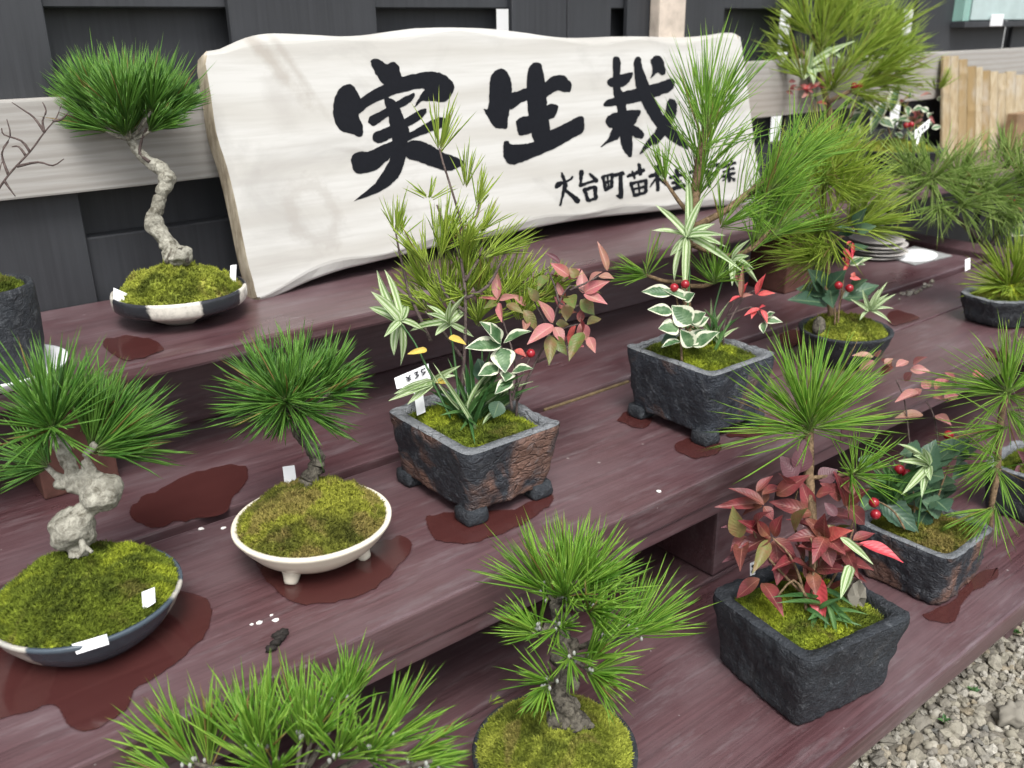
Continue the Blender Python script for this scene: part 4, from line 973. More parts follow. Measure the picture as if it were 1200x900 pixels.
tufts(st, [(152, 154, 0, 0, -1, 0, 260, 80.64, 34, 14), (128, 144, 0, -.4, -1, 0, 230, 75.6, 34, 12), (178, 146, 0, .4, -1, 0, 230, 73.92, 36, 12), (106, 132, 0, -.75, -.9, -.1, 190, 52.08, 38, 8), (198, 134, 0, .8, -.8, -.1, 190, 43.68, 42, 8),
           (148, 136, -.035, 0, -1, -.6, 300, 60.48, 46, 8), (118, 126, -.02, -.4, -1, -.4, 240, 55.44, 42, 8), (178, 128, -.02, .4, -1, -.4, 240, 53.76, 42, 8), (150, 124, .03, 0, -1, .3, 190, 62.16, 45, 5), (122, 152, -.01, -.9, -.4, -.4, 130, 52.08, 34, 6), (178, 152, -.01, .9, -.45, -.5, 130, 48.72, 36, 6), (146, 156, -.02, -.1, -.8, -.8, 200, 48.72, 48, 4)],
      d, 'needle_green', 0.0015, [tr[-1]], 'bark_pale', 0.14, dens=1.35)
price_tag([(270, 311), (277, 310), (276, 334), (269, 336)], d+0.02, 'narrow white plant tag in banded bowl beside the sign', None)

# ---- tall round pot with a bare twiggy shrub on a white saucer, tier A
c = base_pt(-26, 334, 0.095, ZA+0.008)
r = thing('potted_shrub', c, 'bare twiggy shrub in tall round dark pot on white saucer', 'potted plant')
sv, sf = lathe_bowl(np.array([c[0], c[1], ZA]), [(0.052, 0.0006), (0.056, 0.002), (0.070, 0.013), (0.070, 0.0155), (0.0665, 0.015), (0.054, 0.0068), (0.03, 0.0064)], seg=56)
o = mesh_obj('saucer', sv, sf, m['white_plastic'], None); tag(o, 'white saucer under the tall round dark pot', 'saucer')
d = depth_of(c); R = 0.052
V, F = lathe_bowl(c, [(R*0.86, 0.0005), (R*0.90, 0.003), (R*0.97, 0.03), (R*1.0, 0.06), (R*0.99, 0.088), (R*0.97, 0.094), (R*0.93, 0.095), (R*0.86, 0.092), (R*0.84, 0.075), (R*0.4, 0.074)], seg=48, amp=0.0016, freq=35)
mesh_obj('pot', V, F, m['clay_black'], r)
moss(r, c, R*0.85, R*0.85, c[2]+0.084, 0.020, 'moss_green', seed=4, n=2600)
tw = [[(-30, 320), (-25, 280), (-12, 240), (10, 205), (35, 178), (52, 155), (66, 138), (72, 122)], [(10, 205), (2, 180), (12, 160), (8, 140)], [(35, 178), (25, 165), (5, 158), (2, 150)], [(52, 155), (40, 138), (26, 128), (14, 120)], [(20, 195), (45, 190), (62, 194), (75, 186)], [(52, 155), (50, 142), (54, 130), (50, 120)], [(-12, 240), (-4, 212), (2, 190)], [(30, 182), (22, 172), (14, 172)], [(62, 142), (72, 140), (80, 132)], [(5, 212), (12, 222), (18, 230)]]
stems('stem', r, [path(q, d) for q in tw], 'bark_twig', 0.0016, 0.0005)

# ---- bonsai in the cream footed bowl, tier B
c = base_pt(366, 606, 0.046, ZB)
r = thing('potted_bonsai', c, 'round-crowned pine bonsai in cream bowl with three stub feet', 'bonsai', CONIFER)
c, R, d, p = bowl(r, 366, 606, 184, 0.046, ZB, 'cream_glaze', 'legs', lipw=0.005)
moss(r, c, R*0.92, R*0.92, ZB+0.043, 0.042, 'moss_olive', seed=8, n=9000, lump=0.30)
tr = path([(364, 580), (362, 568), (366, 556), (372, 545), (371, 535), (364, 524), (352, 510), (345, 496)], d+0.02)
V, F = tube(tr, pxr([15, 12, 9.5, 9, 8.5, 8, 7, 6], d), 20, 0.45, 5.0, 8); st = mesh_obj('trunk', V, F, m['bark_grey'], r); roots(st, at(364, 578, d+0.02), 5, 0.008, 0.005, 'bark_grey', d)
tb = path([(345, 492)], d+0.02)
tufts(st, [(335, 470, -.02, -.05, -.3, -1, 230, 72.24, 90, 0), (330, 474, 0, -1, -.2, -.3, 110, 79.12, 48, 6), (345, 470, 0, 0, -1, 0, 190, 79.12, 55, 10), (352, 478, 0, .9, .25, -.4, 110, 72.24, 50, 6), (376, 454, .01, .8, -.8, 0, 190, 63.64, 48, 14), (320, 462, .01, -.6, -1, .1, 150, 73.96, 50, 10), (335, 484, -.01, -.2, 1, -.8, 60, 34.4, 60, 0), (385, 462, -.01, 1, -.2, -.3, 90, 51.6, 50, 4), (350, 444, .03, .1, -1, .3, 150, 60.2, 55, 8)],
      d, 'needle_green', 0.0014, tb, 'bark_grey', 0.06)
price_tag([(331, 547), (345, 545), (348, 568), (334, 571)], d+0.045, 'small square white tag in cream bowl behind the trunk', None)

# ---- bonsai with a knotted pale trunk in the blue bowl, tier B
c = base_pt(101, 694, 0.042, ZB)
r = thing('potted_bonsai', c, 'pine bonsai with knotted pale trunk in slate blue bowl', 'bonsai', CONIFER)
c, R, d, p = bowl(r, 101, 694, 214, 0.042, ZB, 'glaze_blue', lipw=0.004)
moss(r, c, R*0.94, R*0.94, ZB+0.040, 0.034, 'moss_green', seed=15, n=11000, lump=0.32)
sticker(p, [(84, 755), (125, 743), (128, 755), (90, 767)], d-R*0.86)
dt = d+0.005
tr = path([(92, 652), (90, 642), (84, 630), (84, 616), (95, 602), (110, 592), (122, 584), (121, 570), (104, 562), (88, 562), (72, 564)], dt)
k_ = d/FPX; tb1 = tube(tr, pxr([11, 11, 13, 13, 12, 10, 12, 13, 13, 11, 7], d), 18, 0.1, 3.0, 6)
st = organic('trunk', [tb1, blob(at(85, 620, dt), (27*k_, 25*k_, 25*k_), 3, 0.2, 1), blob(at(118, 577, dt), (25*k_, 24*k_, 22*k_), 3, 0.2, 3), blob(at(94, 567, dt), (16*k_, 14*k_, 13*k_), 3, 0.2, 4), blob(at(72, 567, dt), (9*k_, 9*k_, 8*k_), 2, 0.2, 5)]+[tube(path(pp, dt), pxr(rr, d), 12, 0.2) for pp, rr in (([(86, 560), (80, 540), (70, 522), (62, 506)], [10, 8.5, 8, 6]), ([(105, 556), (103, 545), (100, 535), (112, 520)], [9, 7, 5, 4]))], 0.0010, m['bark_pale'], r, smooth_it=2)
for pp, rr in (([(74, 562), (64, 556), (54, 546)], [7, 4, 3]),):
    V, F = tube(path(pp, dt), pxr(rr, d), 10, 0.2); mesh_obj('branch', V, F, m['bark_pale'], st)
V, F = tube(path([(96, 634, -.012), (97, 644, -.02), (90, 654, -.024)], dt), pxr([4, 3.5, 2], d), 8, .2); mesh_obj('root', V, F, m['bark_pale'], st); V, F = tube(path([(96, 638, -.014), (108, 647, -.02)], dt), pxr([3.5, 2], d), 8, .2); mesh_obj('root', V, F, m['bark_pale'], st)
tufts(st, [(62, 502, -.01, .05, -1, -.1, 210, 103.04, 52, 8), (62, 502, -.02, .1, -.3, -1, 150, 77.28, 75, 0), (60, 500, 0, -.6, -.8, 0, 90, 84.64, 45, 0), (112, 526, .01, .8, -.6, 0, 190, 103.04, 42, 10), (116, 528, .0, 1, -.25, -.2, 110, 92, 32, 6), (108, 520, .02, .25, -1, 0, 150, 103.04, 45, 8), (54, 546, .01, -1, -.12, 0, 110, 60.72, 38, 4), (54, 544, .0, -.8, -.8, .1, 90, 55.2, 40, 4), (100, 505, .02, .2, -1, .2, 120, 92, 50, 0)],
      d, 'needle_green', 0.0015, None, 'bark_pale', 0.05, buds=False)
price_tag([(166, 694), (181, 688), (182, 706), (167, 716)], d-0.03, 'small white tag pushed into moss of the slate blue bowl', None)

# ---- bonsai with a lichened trunk in a small grey pot, tier C
c = base_pt(650, 876, 0.055, ZC)
r = thing('potted_bonsai', c, 'rough-trunked small pine in round dark pot on lowest tier', 'bonsai', CONIFER)
c, R, d, p = bowl(r, 650, 876, 194, 0.055, ZC, 'clay_black', lipw=0.005)
moss(r, c, R*0.93, R*0.93, ZC+0.053, 0.038, 'moss_lime', seed=22, n=11000, lump=0.30)
dt = d-0.005
tr = path([(668, 852), (664, 832), (656, 808), (660, 785), (664, 762), (658, 742), (654, 722), (652, 706)], dt)
k_ = d/FPX
st = organic('trunk', [tube(tr, pxr([20, 16, 11, 10, 10, 9, 8, 7], d), 16, 0.4, 9.0, 6)]+[blob(at(x_, y_, dt-.004), (s_*k_, s_*k_, s_*k_*1.2), 2, .5, x_) for x_, y_, s_ in ((650, 815, 9), (672, 800, 8), (650, 772, 8), (672, 755, 8), (645, 735, 9), (668, 728, 8), (650, 845, 12), (682, 848, 11))], 0.0012, m['bark_grey'], r, ((60, 0.0018), (150, 0.0014), (360, 0.0009))); roots(st, at(668, 848, dt), 5, 0.013, 0.002, 'bark_grey', d)
tufts(st, [(652, 704, 0, -.35, -1, 0, 130, 92, 48, 8), (662, 700, -.02, .15, -.6, -.8, 150, 74, 65, 4), (680, 692, -.01, .75, -.8, -.2, 170, 84, 48, 12), (640, 692, 0, -.8, -.8, -.1, 90, 80, 40, 6), (630, 742, -.02, -1, -.25, -.5, 80, 56, 45, 4), (632, 736, -.0, -.5, -1, -.2, 70, 54, 45, 4), (745, 742, 0, .9, -.65, 0, 90, 92, 40, 8), (735, 742, 0, .3, -1, 0, 60, 84, 30, 8), (690, 786, -.03, .8, .15, -.6, 120, 62, 60, 4), (690, 770, -.03, .6, -.7, -.4, 90, 66, 45, 4), (645, 800, -.035, -.6, -.35, -.6, 50, 56, 60, 2), (640, 804, -.035, -.4, .9, -.6, 40, 46, 40, 2), (705, 745, -.02, .5, -.9, -.4, 90, 62, 48, 4), (655, 735, -.04, -.1, -.5, -1, 70, 52, 80, 2), (668, 770, -.04, .3, -.2, -1, 60, 46, 80, 2), (690, 715, -.03, .5, -.6, -.6, 120, 70, 60, 6), (665, 680, -.01, .1, -1, -.1, 140, 74, 48, 8)],
      d, 'needle_bright', 0.0014, tr, 'bark_grey', 0.05, buds=True, dens=.9)
tuft(st, at(575, 822, d), cdir(.3, -1, 0), 10, 0.012, 50, m['needle_yellow'], 0.0008)

# ---- low spreading pine rising over the lowest tier, its pot below the frame
cpt = at(345, 905, 0.705); c = np.array([cpt[0], cpt[1], ZC])
r = thing('potted_bonsai', c, 'low spreading bright green pine with pale buds before the middle board', 'bonsai', CONIFER)
d = 0.705
V, F = lathe_bowl(c, [(0.045, 0.0006), (0.05, 0.002), (0.062, 0.03), (0.066, 0.052), (0.064, 0.055), (0.058, 0.052), (0.056, 0.042), (0.02, 0.041)], seg=48, amp=0.0012, freq=30); mesh_obj('pot', V, F, m['clay_black'], r)
moss(r, c, 0.0565, 0.0565, ZC+0.045, 0.012, 'moss_green', seed=31, n=2500)
tp = at(345, 925, d); tr = [c+np.array([0, 0, 0.05]), c+np.array([0.006, 0, 0.05+(tp[2]-ZC-0.05)*0.5]), tp]
V, F = tube(tr, [0.012, 0.010, 0.008], 12, 0.35, 4); st = mesh_obj('trunk', V, F, m['bark_grey'], r)
tufts(st, [(225, 893, -.01, -.75, -.7, 0, 100, 104, 38, 6), (245, 893, 0, -.1, -1, 0, 80, 102, 34, 6), (295, 884, -.01, -.35, -1, 0, 120, 98, 40, 8), (305, 880, -.03, .2, -.9, -.5, 110, 88, 45, 6), (352, 868, 0, -.1, -1, 0, 120, 92, 34, 8), (365, 868, -.02, .5, -1, -.2, 110, 88, 38, 8), (405, 822, .03, .25, -1, 0, 90, 74, 42, 8), (398, 828, .03, -.4, -1, 0, 60, 64, 40, 8), (450, 872, .0, .7, -.9, 0, 100, 92, 36, 8), (478, 888, -.01, 1, -.35, 0, 80, 72, 34, 6), (430, 885, -.03, .3, -.8, -.6, 110, 74, 50, 4), (320, 905, -.04, 0, -.6, -.8, 140, 74, 60, 0), (395, 885, -.03, .1, -.8, -.5, 120, 80, 50, 4), (200, 905, -.02, -.9, -.2, -.3, 60, 70, 40, 0), (490, 905, -.02, .9, -.15, -.3, 60, 60, 40, 0), (500, 893, -.03, 1, -.1, -.2, 30, 48, 30, 0), (310, 860, .03, .0, -1, .2, 60, 84, 40, 0)],
      d, 'needle_bright', 0.00145, [tp], 'bark_grey', 0.02, buds=True, dens=.85)

# ---- clay pot 1: yellow pine, striped and variegated leaves, pink leaves, tier B
H1 = 0.091; c = np.array([0.548, 0.768, ZB])
r = thing('mixed_planter', c, 'square rough clay pot planted with sparse yellow-green pine and pink leaves', 'planter', MIXED)
square_pot(r, c, 0.0660, 0.0825, H1, 0.0, 'clay_brown', 0.84, 1.3, 0.0145, power=13)
moss(r, c, 0.0525, 0.069, ZB+H1-0.010, 0.017, 'moss_green', 6.0, 0, 6000, seed=41)
d = depth_of(c+np.array([0, 0, H1])); q7 = cr(400, 280, 3)
def W(x, y, de=0.0, conv=None, dep=None):
    if conv: x, y = conv(x, y)
    return at(x, y, (dep if dep else d)+de)
st = stems('pine', r, [path([(540, 498), (542, 450), (545, 400), (545, 340), (540, 300), (540, 262), (530, 225), (519, 190), (515, 174)], d), path([(505, 400), (492, 372), (480, 345), (474, 320), (468, 295), (464, 274)], d+.02), path([(542, 420), (520, 390), (505, 372), (498, 365)], d+.02), path([(540, 300), (524, 272), (512, 240)], d), path([(540, 290), (556, 262), (562, 240)], d), path([(545, 350), (572, 335), (590, 300), (600, 282)], d), path([(545, 365), (522, 345), (512, 315)], d), path([(545, 330), (560, 305), (565, 290)], d)], 'bark_twig', 0.0024, 0.0011)
tufts(st, [(515, 174, 0, 0, -1, 0, 36, 58, 34, 8), (546, 218, 0, .1, -1, 0, 18, 46, 28, 6), (560, 240, 0, .2, -1, 0, 26, 46, 38, 8), (504, 232, 0, .3, -1, 0, 12, 32, 40, 4), (500, 230, 0, -.7, -.8, 0, 8, 26, 26, 2), (464, 272, .02, 0, -1, 0, 26, 44, 32, 8), (470, 275, .02, .6, -.9, 0, 8, 30, 26, 2), (515, 300, 0, 0, -1, 0, 46, 68, 48, 12), (520, 290, 0, .8, -.7, 0, 34, 64, 36, 6), (570, 300, 0, .8, -.7, 0, 44, 64, 36, 10), (540, 300, 0, .2, -1, -.3, 40, 62, 45, 8), (500, 310, 0, -.5, -1, 0, 34, 58, 40, 6), (565, 270, .0, .7, -1, 0, 20, 40, 30, 4)],
      d, 'needle_yellow', 0.0014, None, bendup=0.05, dens=1.5)
tufts(st, [(520, 352, .03, -.2, -1, 0, 60, 64, 52, 10), (560, 342, .03, .2, -1, 0, 60, 62, 45, 10), (595, 345, .03, .5, -1, 0, 60, 62, 50, 12), (498, 362, .03, -.9, -.6, 0, 40, 58, 40, 6), (640, 345, .03, .8, -.8, 0, 30, 48, 40, 4), (545, 345, .02, 0, -.7, -.6, 46, 48, 70, 0), (575, 352, .03, 0, -1, 0, 46, 66, 55, 8), (530, 372, .035, -.3, -1, 0, 60, 70, 60, 8), (610, 372, .035, .4, -1, 0, 60, 62, 55, 8), (560, 378, .03, 0, -1, -.2, 60, 60, 70, 6), (625, 350, .04, .7, -.8, 0, 50, 52, 50, 6), (500, 340, .035, -.5, -.9, 0, 40, 60, 50, 6), (545, 320, .02, .1, -1, 0, 60, 60, 50, 10)],
      d, 'needle_yellow', 0.0015, None, bendup=0.05, dens=1.6)
# striped bamboo grass
st = stems('bamboo_grass', r, [path([(530, 495), (515, 460), (500, 430), (485, 400), (468, 377)], d-.01), path([(540, 495), (535, 440), (530, 400), (527, 380)], d-.01), path([(528, 490), (516, 465), (507, 448)], d-.02)], 'leaf_grass', 0.0015, 0.001)
for nd, tips, wd in (((205, 290), [(125, 110), (152, 108), (105, 185), (98, 240), (150, 345), (208, 445), (185, 410), (255, 300), (300, 330), (228, 230)], 0.011), ((380, 300), [(440, 195), (385, 215), (300, 232), (465, 345), (330, 340), (300, 262), (445, 240), (240, 325)], 0.009), ((322, 505), [(165, 570), (232, 582), (185, 545), (350, 515), (420, 445), (410, 480)], 0.009)):
    b = q7(*nd)
    for tp in tips:
        tx = q7(*tp); leaf(st, W(b[0], b[1], -.012), W(tx[0], tx[1], RNG.uniform(-.05, .03)), wd*RNG.uniform(.8, 1.15), 'leaf_striped', 'long', 0.15)
leaf(st, W(500, 410, -.02), W(*q7(232, 405), -.03), 0.007, 'leaf_yellow', 'long', .1); leaf(st, W(*q7(380, 345), -.02), W(*q7(440, 372), -.03), 0.008, 'leaf_yellow', 'long', .1); leaf(st, W(*q7(335, 500), -.02), W(*q7(382, 510), -.03), 0.007, 'leaf_yellow', 'long', .1)
# dark strap grass
gb = at(555, 492, d-.015); st = stems('sedge', r, [[gb, at(554, 470, d-.015)]], 'leaf_grass', 0.002, 0.001)
for tx, ty, de, cu in ((515, 487, -.05, .5), (557, 522, -.07, .6), (539, 505, -.06, .5), (549, 400, 0, .1), (525, 420, 0, .1), (575, 410, 0, .1), (590, 450, -.02, .3), (632, 452, .01, .5), (610, 440, .02, .3), (520, 440, .01, .2), (540, 415, .02, .1), (565, 405, .02, .1), (505, 470, -.02, .4), (560, 500, -.06, .5), (545, 425, -.02, .1), (600, 462, .0, .4)):
    leaf(st, gb+RNG.normal(size=3)*0.004, at(tx, ty, d+de), 0.0055, 'leaf_grass', 'long', cu)
for i in range(22):
    a = RNG.uniform(-2.8, -.35); leaf(st, gb+RNG.normal(size=3)*0.010+np.array([0, 0, .004]), gb+cdir(math.cos(a)*1.1, math.sin(a), RNG.uniform(-.4, .4))*RNG.uniform(.05, .085), RNG.uniform(.0035, .006), 'leaf_grass' if i % 3 else 'leaf_striped', 'long', RNG.choice([.2, .35, .5]))
# white-edged leaves
st = stems('variegated_shrub', r, [path([(600, 480), (596, 450), (590, 420), (587, 405)], d-.02), path([(600, 470), (606, 445), (604, 435)], d-.02)], 'bark_twig', 0.0016, 0.001)
for (b, tp, wd) in (((587, 405), (545, 408), .022), ((587, 402), (562, 377), .024), ((590, 402), (623, 388), .021), ((588, 408), (592, 437), .028), ((600, 436), (625, 432), .016), ((596, 436), (592, 447), .018), ((585, 400), (575, 378), .016), ((584, 430), (560, 440), .018), ((600, 445), (580, 462), .016)):
    leaf(st, W(b[0], b[1], -.03), W(tp[0], tp[1], -.045), wd, 'leaf_variegated', 'broad', 0.15)
leaf(st, W(585, 470, -.03), W(578, 490, -.03), 0.02, 'leaf_dark', 'broad', .1); leaf(st, W(570, 450, -.01), W(560, 420, -.0), 0.03, 'leaf_dark', 'broad', .1)
# pink-leaved nandina
st = stems('pink_leaved_shrub', r, [path([(605, 490), (606, 450), (600, 410), (590, 378), (584, 354)], d+.01), path([(606, 470), (625, 430), (640, 400), (648, 380), (655, 355), (668, 335), (684, 342)], d+.01), path([(655, 355), (650, 335), (640, 312)], d+.01), path([(668, 340), (690, 330), (704, 322)], d+.01), path([(640, 400), (660, 385), (678, 380)], d+.01), path([(628, 425), (650, 415), (668, 405), (685, 395)], d+.02), path([(645, 390), (632, 365), (622, 345)], d+.02), path([(655, 355), (672, 360), (690, 352)], d+.02)], 'bark_twig', 0.0016, 0.0008)
P7 = lambda b, t, w, mt, de=0, cu=.2: leaf(st, W(*q7(*b), .005+de*.5), W(*q7(*t), de), w, mt, 'broad', cu)
for b, t, w, mt in (((550, 212), (548, 110), .016, 'leaf_pink'), ((548, 214), (480, 208), .012, 'leaf_pink'), ((556, 214), (622, 205), .012, 'leaf_pink'), ((555, 225), (565, 295), .012, 'leaf_pink'), ((580, 230), (640, 262), .015, 'leaf_olive'), ((545, 225), (500, 245), .013, 'leaf_olive'),
        ((745, 305), (652, 372), .022, 'leaf_pink'), ((750, 310), (780, 375), .019, 'leaf_pink'), ((742, 295), (690, 215), .021, 'leaf_pink'), ((690, 220), (655, 170), .018, 'leaf_olive'), ((755, 300), (800, 300), .016, 'leaf_olive'), ((735, 340), (730, 445), .020, 'leaf_olive'), ((745, 345), (795, 410), .020, 'leaf_olive'),
        ((850, 190), (845, 108), .019, 'leaf_pink'), ((852, 195), (936, 230), .018, 'leaf_pink'), ((855, 188), (945, 148), .020, 'leaf_pink'), ((870, 150), (918, 115), .016, 'leaf_pink'), ((905, 130), (960, 140), .016, 'leaf_pink'), ((935, 112), (900, 8), .013, 'leaf_pink'), ((790, 215), (760, 195), .02, 'leaf_olive'), ((800, 200), (820, 245), .022, 'leaf_olive'), ((840, 215), (890, 268), .024, 'leaf_olive'), ((800, 130), (735, 85), .018, 'leaf_pink'), ((770, 85), (712, 45), .009, 'leaf_purple'), ((800, 140), (840, 105), .018, 'leaf_pink'), ((830, 135), (800, 100), .016, 'leaf_olive'),
        ((825, 300), (805, 395), .015, 'leaf_crimson'), ((838, 298), (865, 360), .022, 'leaf_pink'), ((850, 330), (800, 430), .022, 'leaf_olive'), ((870, 345), (893, 402), .015, 'leaf_pink'), ((640, 250), (690, 330), .018, 'leaf_olive'), ((800, 230), (790, 290), .02, 'leaf_olive'), ((720, 130), (690, 180), .016, 'leaf_olive'), ((780, 150), (760, 110), .014, 'leaf_olive'), ((610, 390), (650, 415), .012, 'leaf_crimson')):
    P7(b, t, w*1.15, mt, RNG.uniform(-.03, .03), RNG.choice([.1, .25, .4]))
for i in range(16):
    x_, y_ = RNG.uniform(612, 690), RNG.uniform(322, 420); a = RNG.uniform(0, 6.28); L_ = RNG.uniform(16, 26)
    leaf(st, W(x_, y_, .02), W(x_+math.cos(a)*L_, y_+math.sin(a)*L_*.8, .02+RNG.uniform(-.03, .03)), RNG.uniform(.012, .018), RNG.choice(['leaf_olive', 'leaf_pink', 'leaf_red']), 'broad', RNG.choice([.15, .3, .45]))
bs = stems('berry_stalk', r, [path([(606, 455), (616, 430), (622, 418)], d-.02)], 'bark_twig', 0.0008, 0.0006); berry(bs, at(622, 414, d-.02), 0.0052)
price_tag([(462, 443), (502, 426), (505, 446), (465, 456)], d+.005, 'white handwritten price tag standing in the square rough clay pot', ((489, 450), (494, 485), 11),
          [((.30, .72), (.37, .5), .10), ((.44, .72), (.37, .5), .10), ((.37, .5), (.37, .2), .10), ((.30, .44), (.44, .44), .07), ((.30, .32), (.44, .32), .07), ((.55, .7), (.66, .7), .09), ((.66, .7), (.58, .5), .09), ((.58, .5), (.67, .4), .09), ((.67, .4), (.55, .22), .09), ((.76, .72), (.88, .72), .09), ((.76, .72), (.76, .5), .09), ((.76, .5), (.87, .42), .09), ((.87, .42), (.76, .24), .09)], dd=.012)

# ---- clay pot 2: tall green pine with white-edged leaves, tier B
H2 = 0.100; c = np.array([0.897, 0.733, ZB])
r = thing('mixed_planter', c, 'square dark clay pot planted with tall green pine before the sign', 'planter', MIXED)
square_pot(r, c, 0.0650, 0.0765, H2, 0.0, 'clay_slate', 0.86, 6.1, 0.0125, power=13)
moss(r, c, 0.0535, 0.065, ZB+H2-0.010, 0.026, 'moss_green', 6.0, 0, 6000, seed=52)
d = depth_of(c+np.array([0, 0, H2])); q4 = cr(680, 200, 2.646)
tr = path([(812, 415), (806, 370), (803, 330), (806, 290), (812, 250), (818, 205), (824, 165), (832, 128)], d)
V, F = tube(tr, pxr([6, 5.5, 5, 5, 5.5, 6, 5, 3.5], d), 10, 0.2, 7, 4); st = mesh_obj('pine', V, F, m['bark_brown'], r)
for pp, rr in (([(808, 268), (842, 252), (870, 232), (905, 205), (935, 180)], [4, 4, 4, 3.5, 2]), ([(806, 285), (850, 300), (885, 288), (915, 250)], [3, 3, 3, 2]), ([(808, 250), (795, 235), (778, 210)], [3, 2.5, 2]), ([(804, 330), (780, 330), (757, 322)], [3, 2.5, 2]), ([(804, 335), (825, 335), (838, 330)], [3, 2.5, 2])):
    V, F = tube(path(pp, d), pxr(rr, d), 8, 0.2); mesh_obj('branch', V, F, m['bark_brown'], st)
tufts(st, [(818, 235, 0, .12, -1, 0, 230, 96, 62, 105), (826, 150, 0, .18, -1, 0, 120, 104, 42, 18), (822, 180, -.03, .2, -1, -.2, 70, 90, 60, 50), (868, 234, 0, .85, -.7, 0, 190, 86, 48, 80), (930, 185, 0, .7, -.7, 0, 80, 84, 40, 10), (882, 290, 0, .55, -1, 0, 150, 84, 42, 40), (912, 252, .0, .6, -1, .1, 60, 66, 40, 6), (779, 212, 0, -.05, -1, 0, 46, 54, 45, 8), (757, 322, -.01, -.4, -.9, -.2, 70, 52, 80, 4), (838, 330, -.01, .3, -.9, -.2, 110, 56, 85, 6), (870, 240, 0, .6, .2, -.3, 50, 52, 60, 10), (895, 235, -.02, .5, -.8, -.2, 110, 84, 46, 30), (905, 275, -.01, .7, -.7, -.1, 80, 74, 44, 16), (845, 265, -.02, .3, -.5, -.5, 50, 60, 60, 6)],
      d, 'needle_bright', 0.00125, None, bendup=0.10, dens=1.05)
st = stems('bamboo_grass', r, [path([(806, 412), (806, 360), (808, 320), (805, 278)], d-.02), path([(830, 410), (838, 360), (850, 320), (862, 300)], d)], 'leaf_grass', 0.0014, 0.001)
for tx, ty in ((768, 240), (805, 202), (764, 270), (826, 228), (852, 290), (802, 345), (838, 262), (790, 330), (870, 318), (850, 276), (785, 300), (815, 250)):
    leaf(st, at(805, 278, d-.03), at(tx, ty, d+RNG.uniform(-.06, .0)), 0.0105, 'leaf_striped', 'long', 0.12)
for tx, ty in ((884, 316), (878, 300), (880, 280), (858, 335), (872, 345), (890, 335)): leaf(st, at(858, 304, d-.01), at(tx, ty, d+RNG.uniform(-.03, .02)), 0.009, 'leaf_striped', 'long', 0.15)
st = stems('variegated_shrub', r, [path([(799, 425), (798, 400), (796, 370), (792, 345)], d-.04), path([(798, 395), (812, 380), (822, 370)], d-.04)], 'bark_brown', 0.0017, 0.001)
for b, t, w in (((285, 380), (190, 375), .018), ((285, 440), (208, 430), .017), ((345, 475), (283, 418), .028), ((345, 470), (390, 440), .020), ((345, 480), (400, 455), .020), ((305, 490), (242, 490), .026), ((350, 545), (310, 492), .020), ((350, 545), (432, 500), .022), ((345, 540), (390, 490), .022), ((310, 530), (252, 548), .012), ((320, 400), (355, 380), .014), ((340, 400), (250, 365), .012)):
    leaf(st, W(*q4(*b), -.05), W(*q4(*t), -.06+RNG.uniform(-.02, .02)), w*1.1, 'leaf_variegated', 'broad', 0.15)
leaf(st, W(*q4(300, 520), -.03), W(*q4(250, 535), -.03), .024, 'leaf_dark')
for x, y in ((790, 337), (803, 333)): berry(st, at(x, y, d-.05), 0.0058)
gb2 = at(835, 405, d); st = stems('sedge', r, [[gb2, gb2+np.array([0, 0, .01])]], 'leaf_grass', .0015, .001)
for i in range(16):
    a = RNG.uniform(-2.7, -.4); leaf(st, gb2+RNG.normal(size=3)*.006, gb2+cdir(math.cos(a), math.sin(a), RNG.uniform(-.4, .4))*RNG.uniform(.04, .075), .0045, 'leaf_grass' if i % 2 else 'leaf_striped', 'long', .35)
st = stems('red_leaved_shrub', r, [path([(848, 405), (848, 385), (856, 362), (866, 345)], d), path([(848, 390), (870, 350), (885, 340)], d), path([(852, 370), (880, 360), (893, 372)], d)], 'bark_twig', 0.0016, 0.0007)
for b, t, w, mt in (((500, 395), (505, 290), .012, 'leaf_pink'), ((500, 385), (520, 345), .011, 'leaf_crimson'), ((500, 390), (462, 408), .012, 'leaf_crimson'), ((545, 385), (575, 320), .014, 'leaf_crimson'), ((550, 385), (605, 380), .013, 'leaf_crimson'), ((550, 380), (565, 330), .012, 'leaf_crimson'), ((560, 430), (508, 450), .014, 'leaf_crimson'), ((560, 430), (580, 475), .013, 'leaf_crimson'), ((545, 425), (530, 460), .012, 'leaf_crimson'), ((570, 465), (628, 470), .013, 'leaf_variegated'), ((575, 455), (605, 440), .012, 'leaf_variegated'), ((570, 470), (568, 505), .012, 'leaf_variegated'), ((490, 340), (480, 320), .010, 'leaf_pink'), ((500, 390), (535, 385), .010, 'leaf_pink'), ((555, 425), (575, 420), .01, 'leaf_crimson')):
    leaf(st, W(*q4(*b), -.01), W(*q4(*t), -.02), w, mt, 'broad', .15)

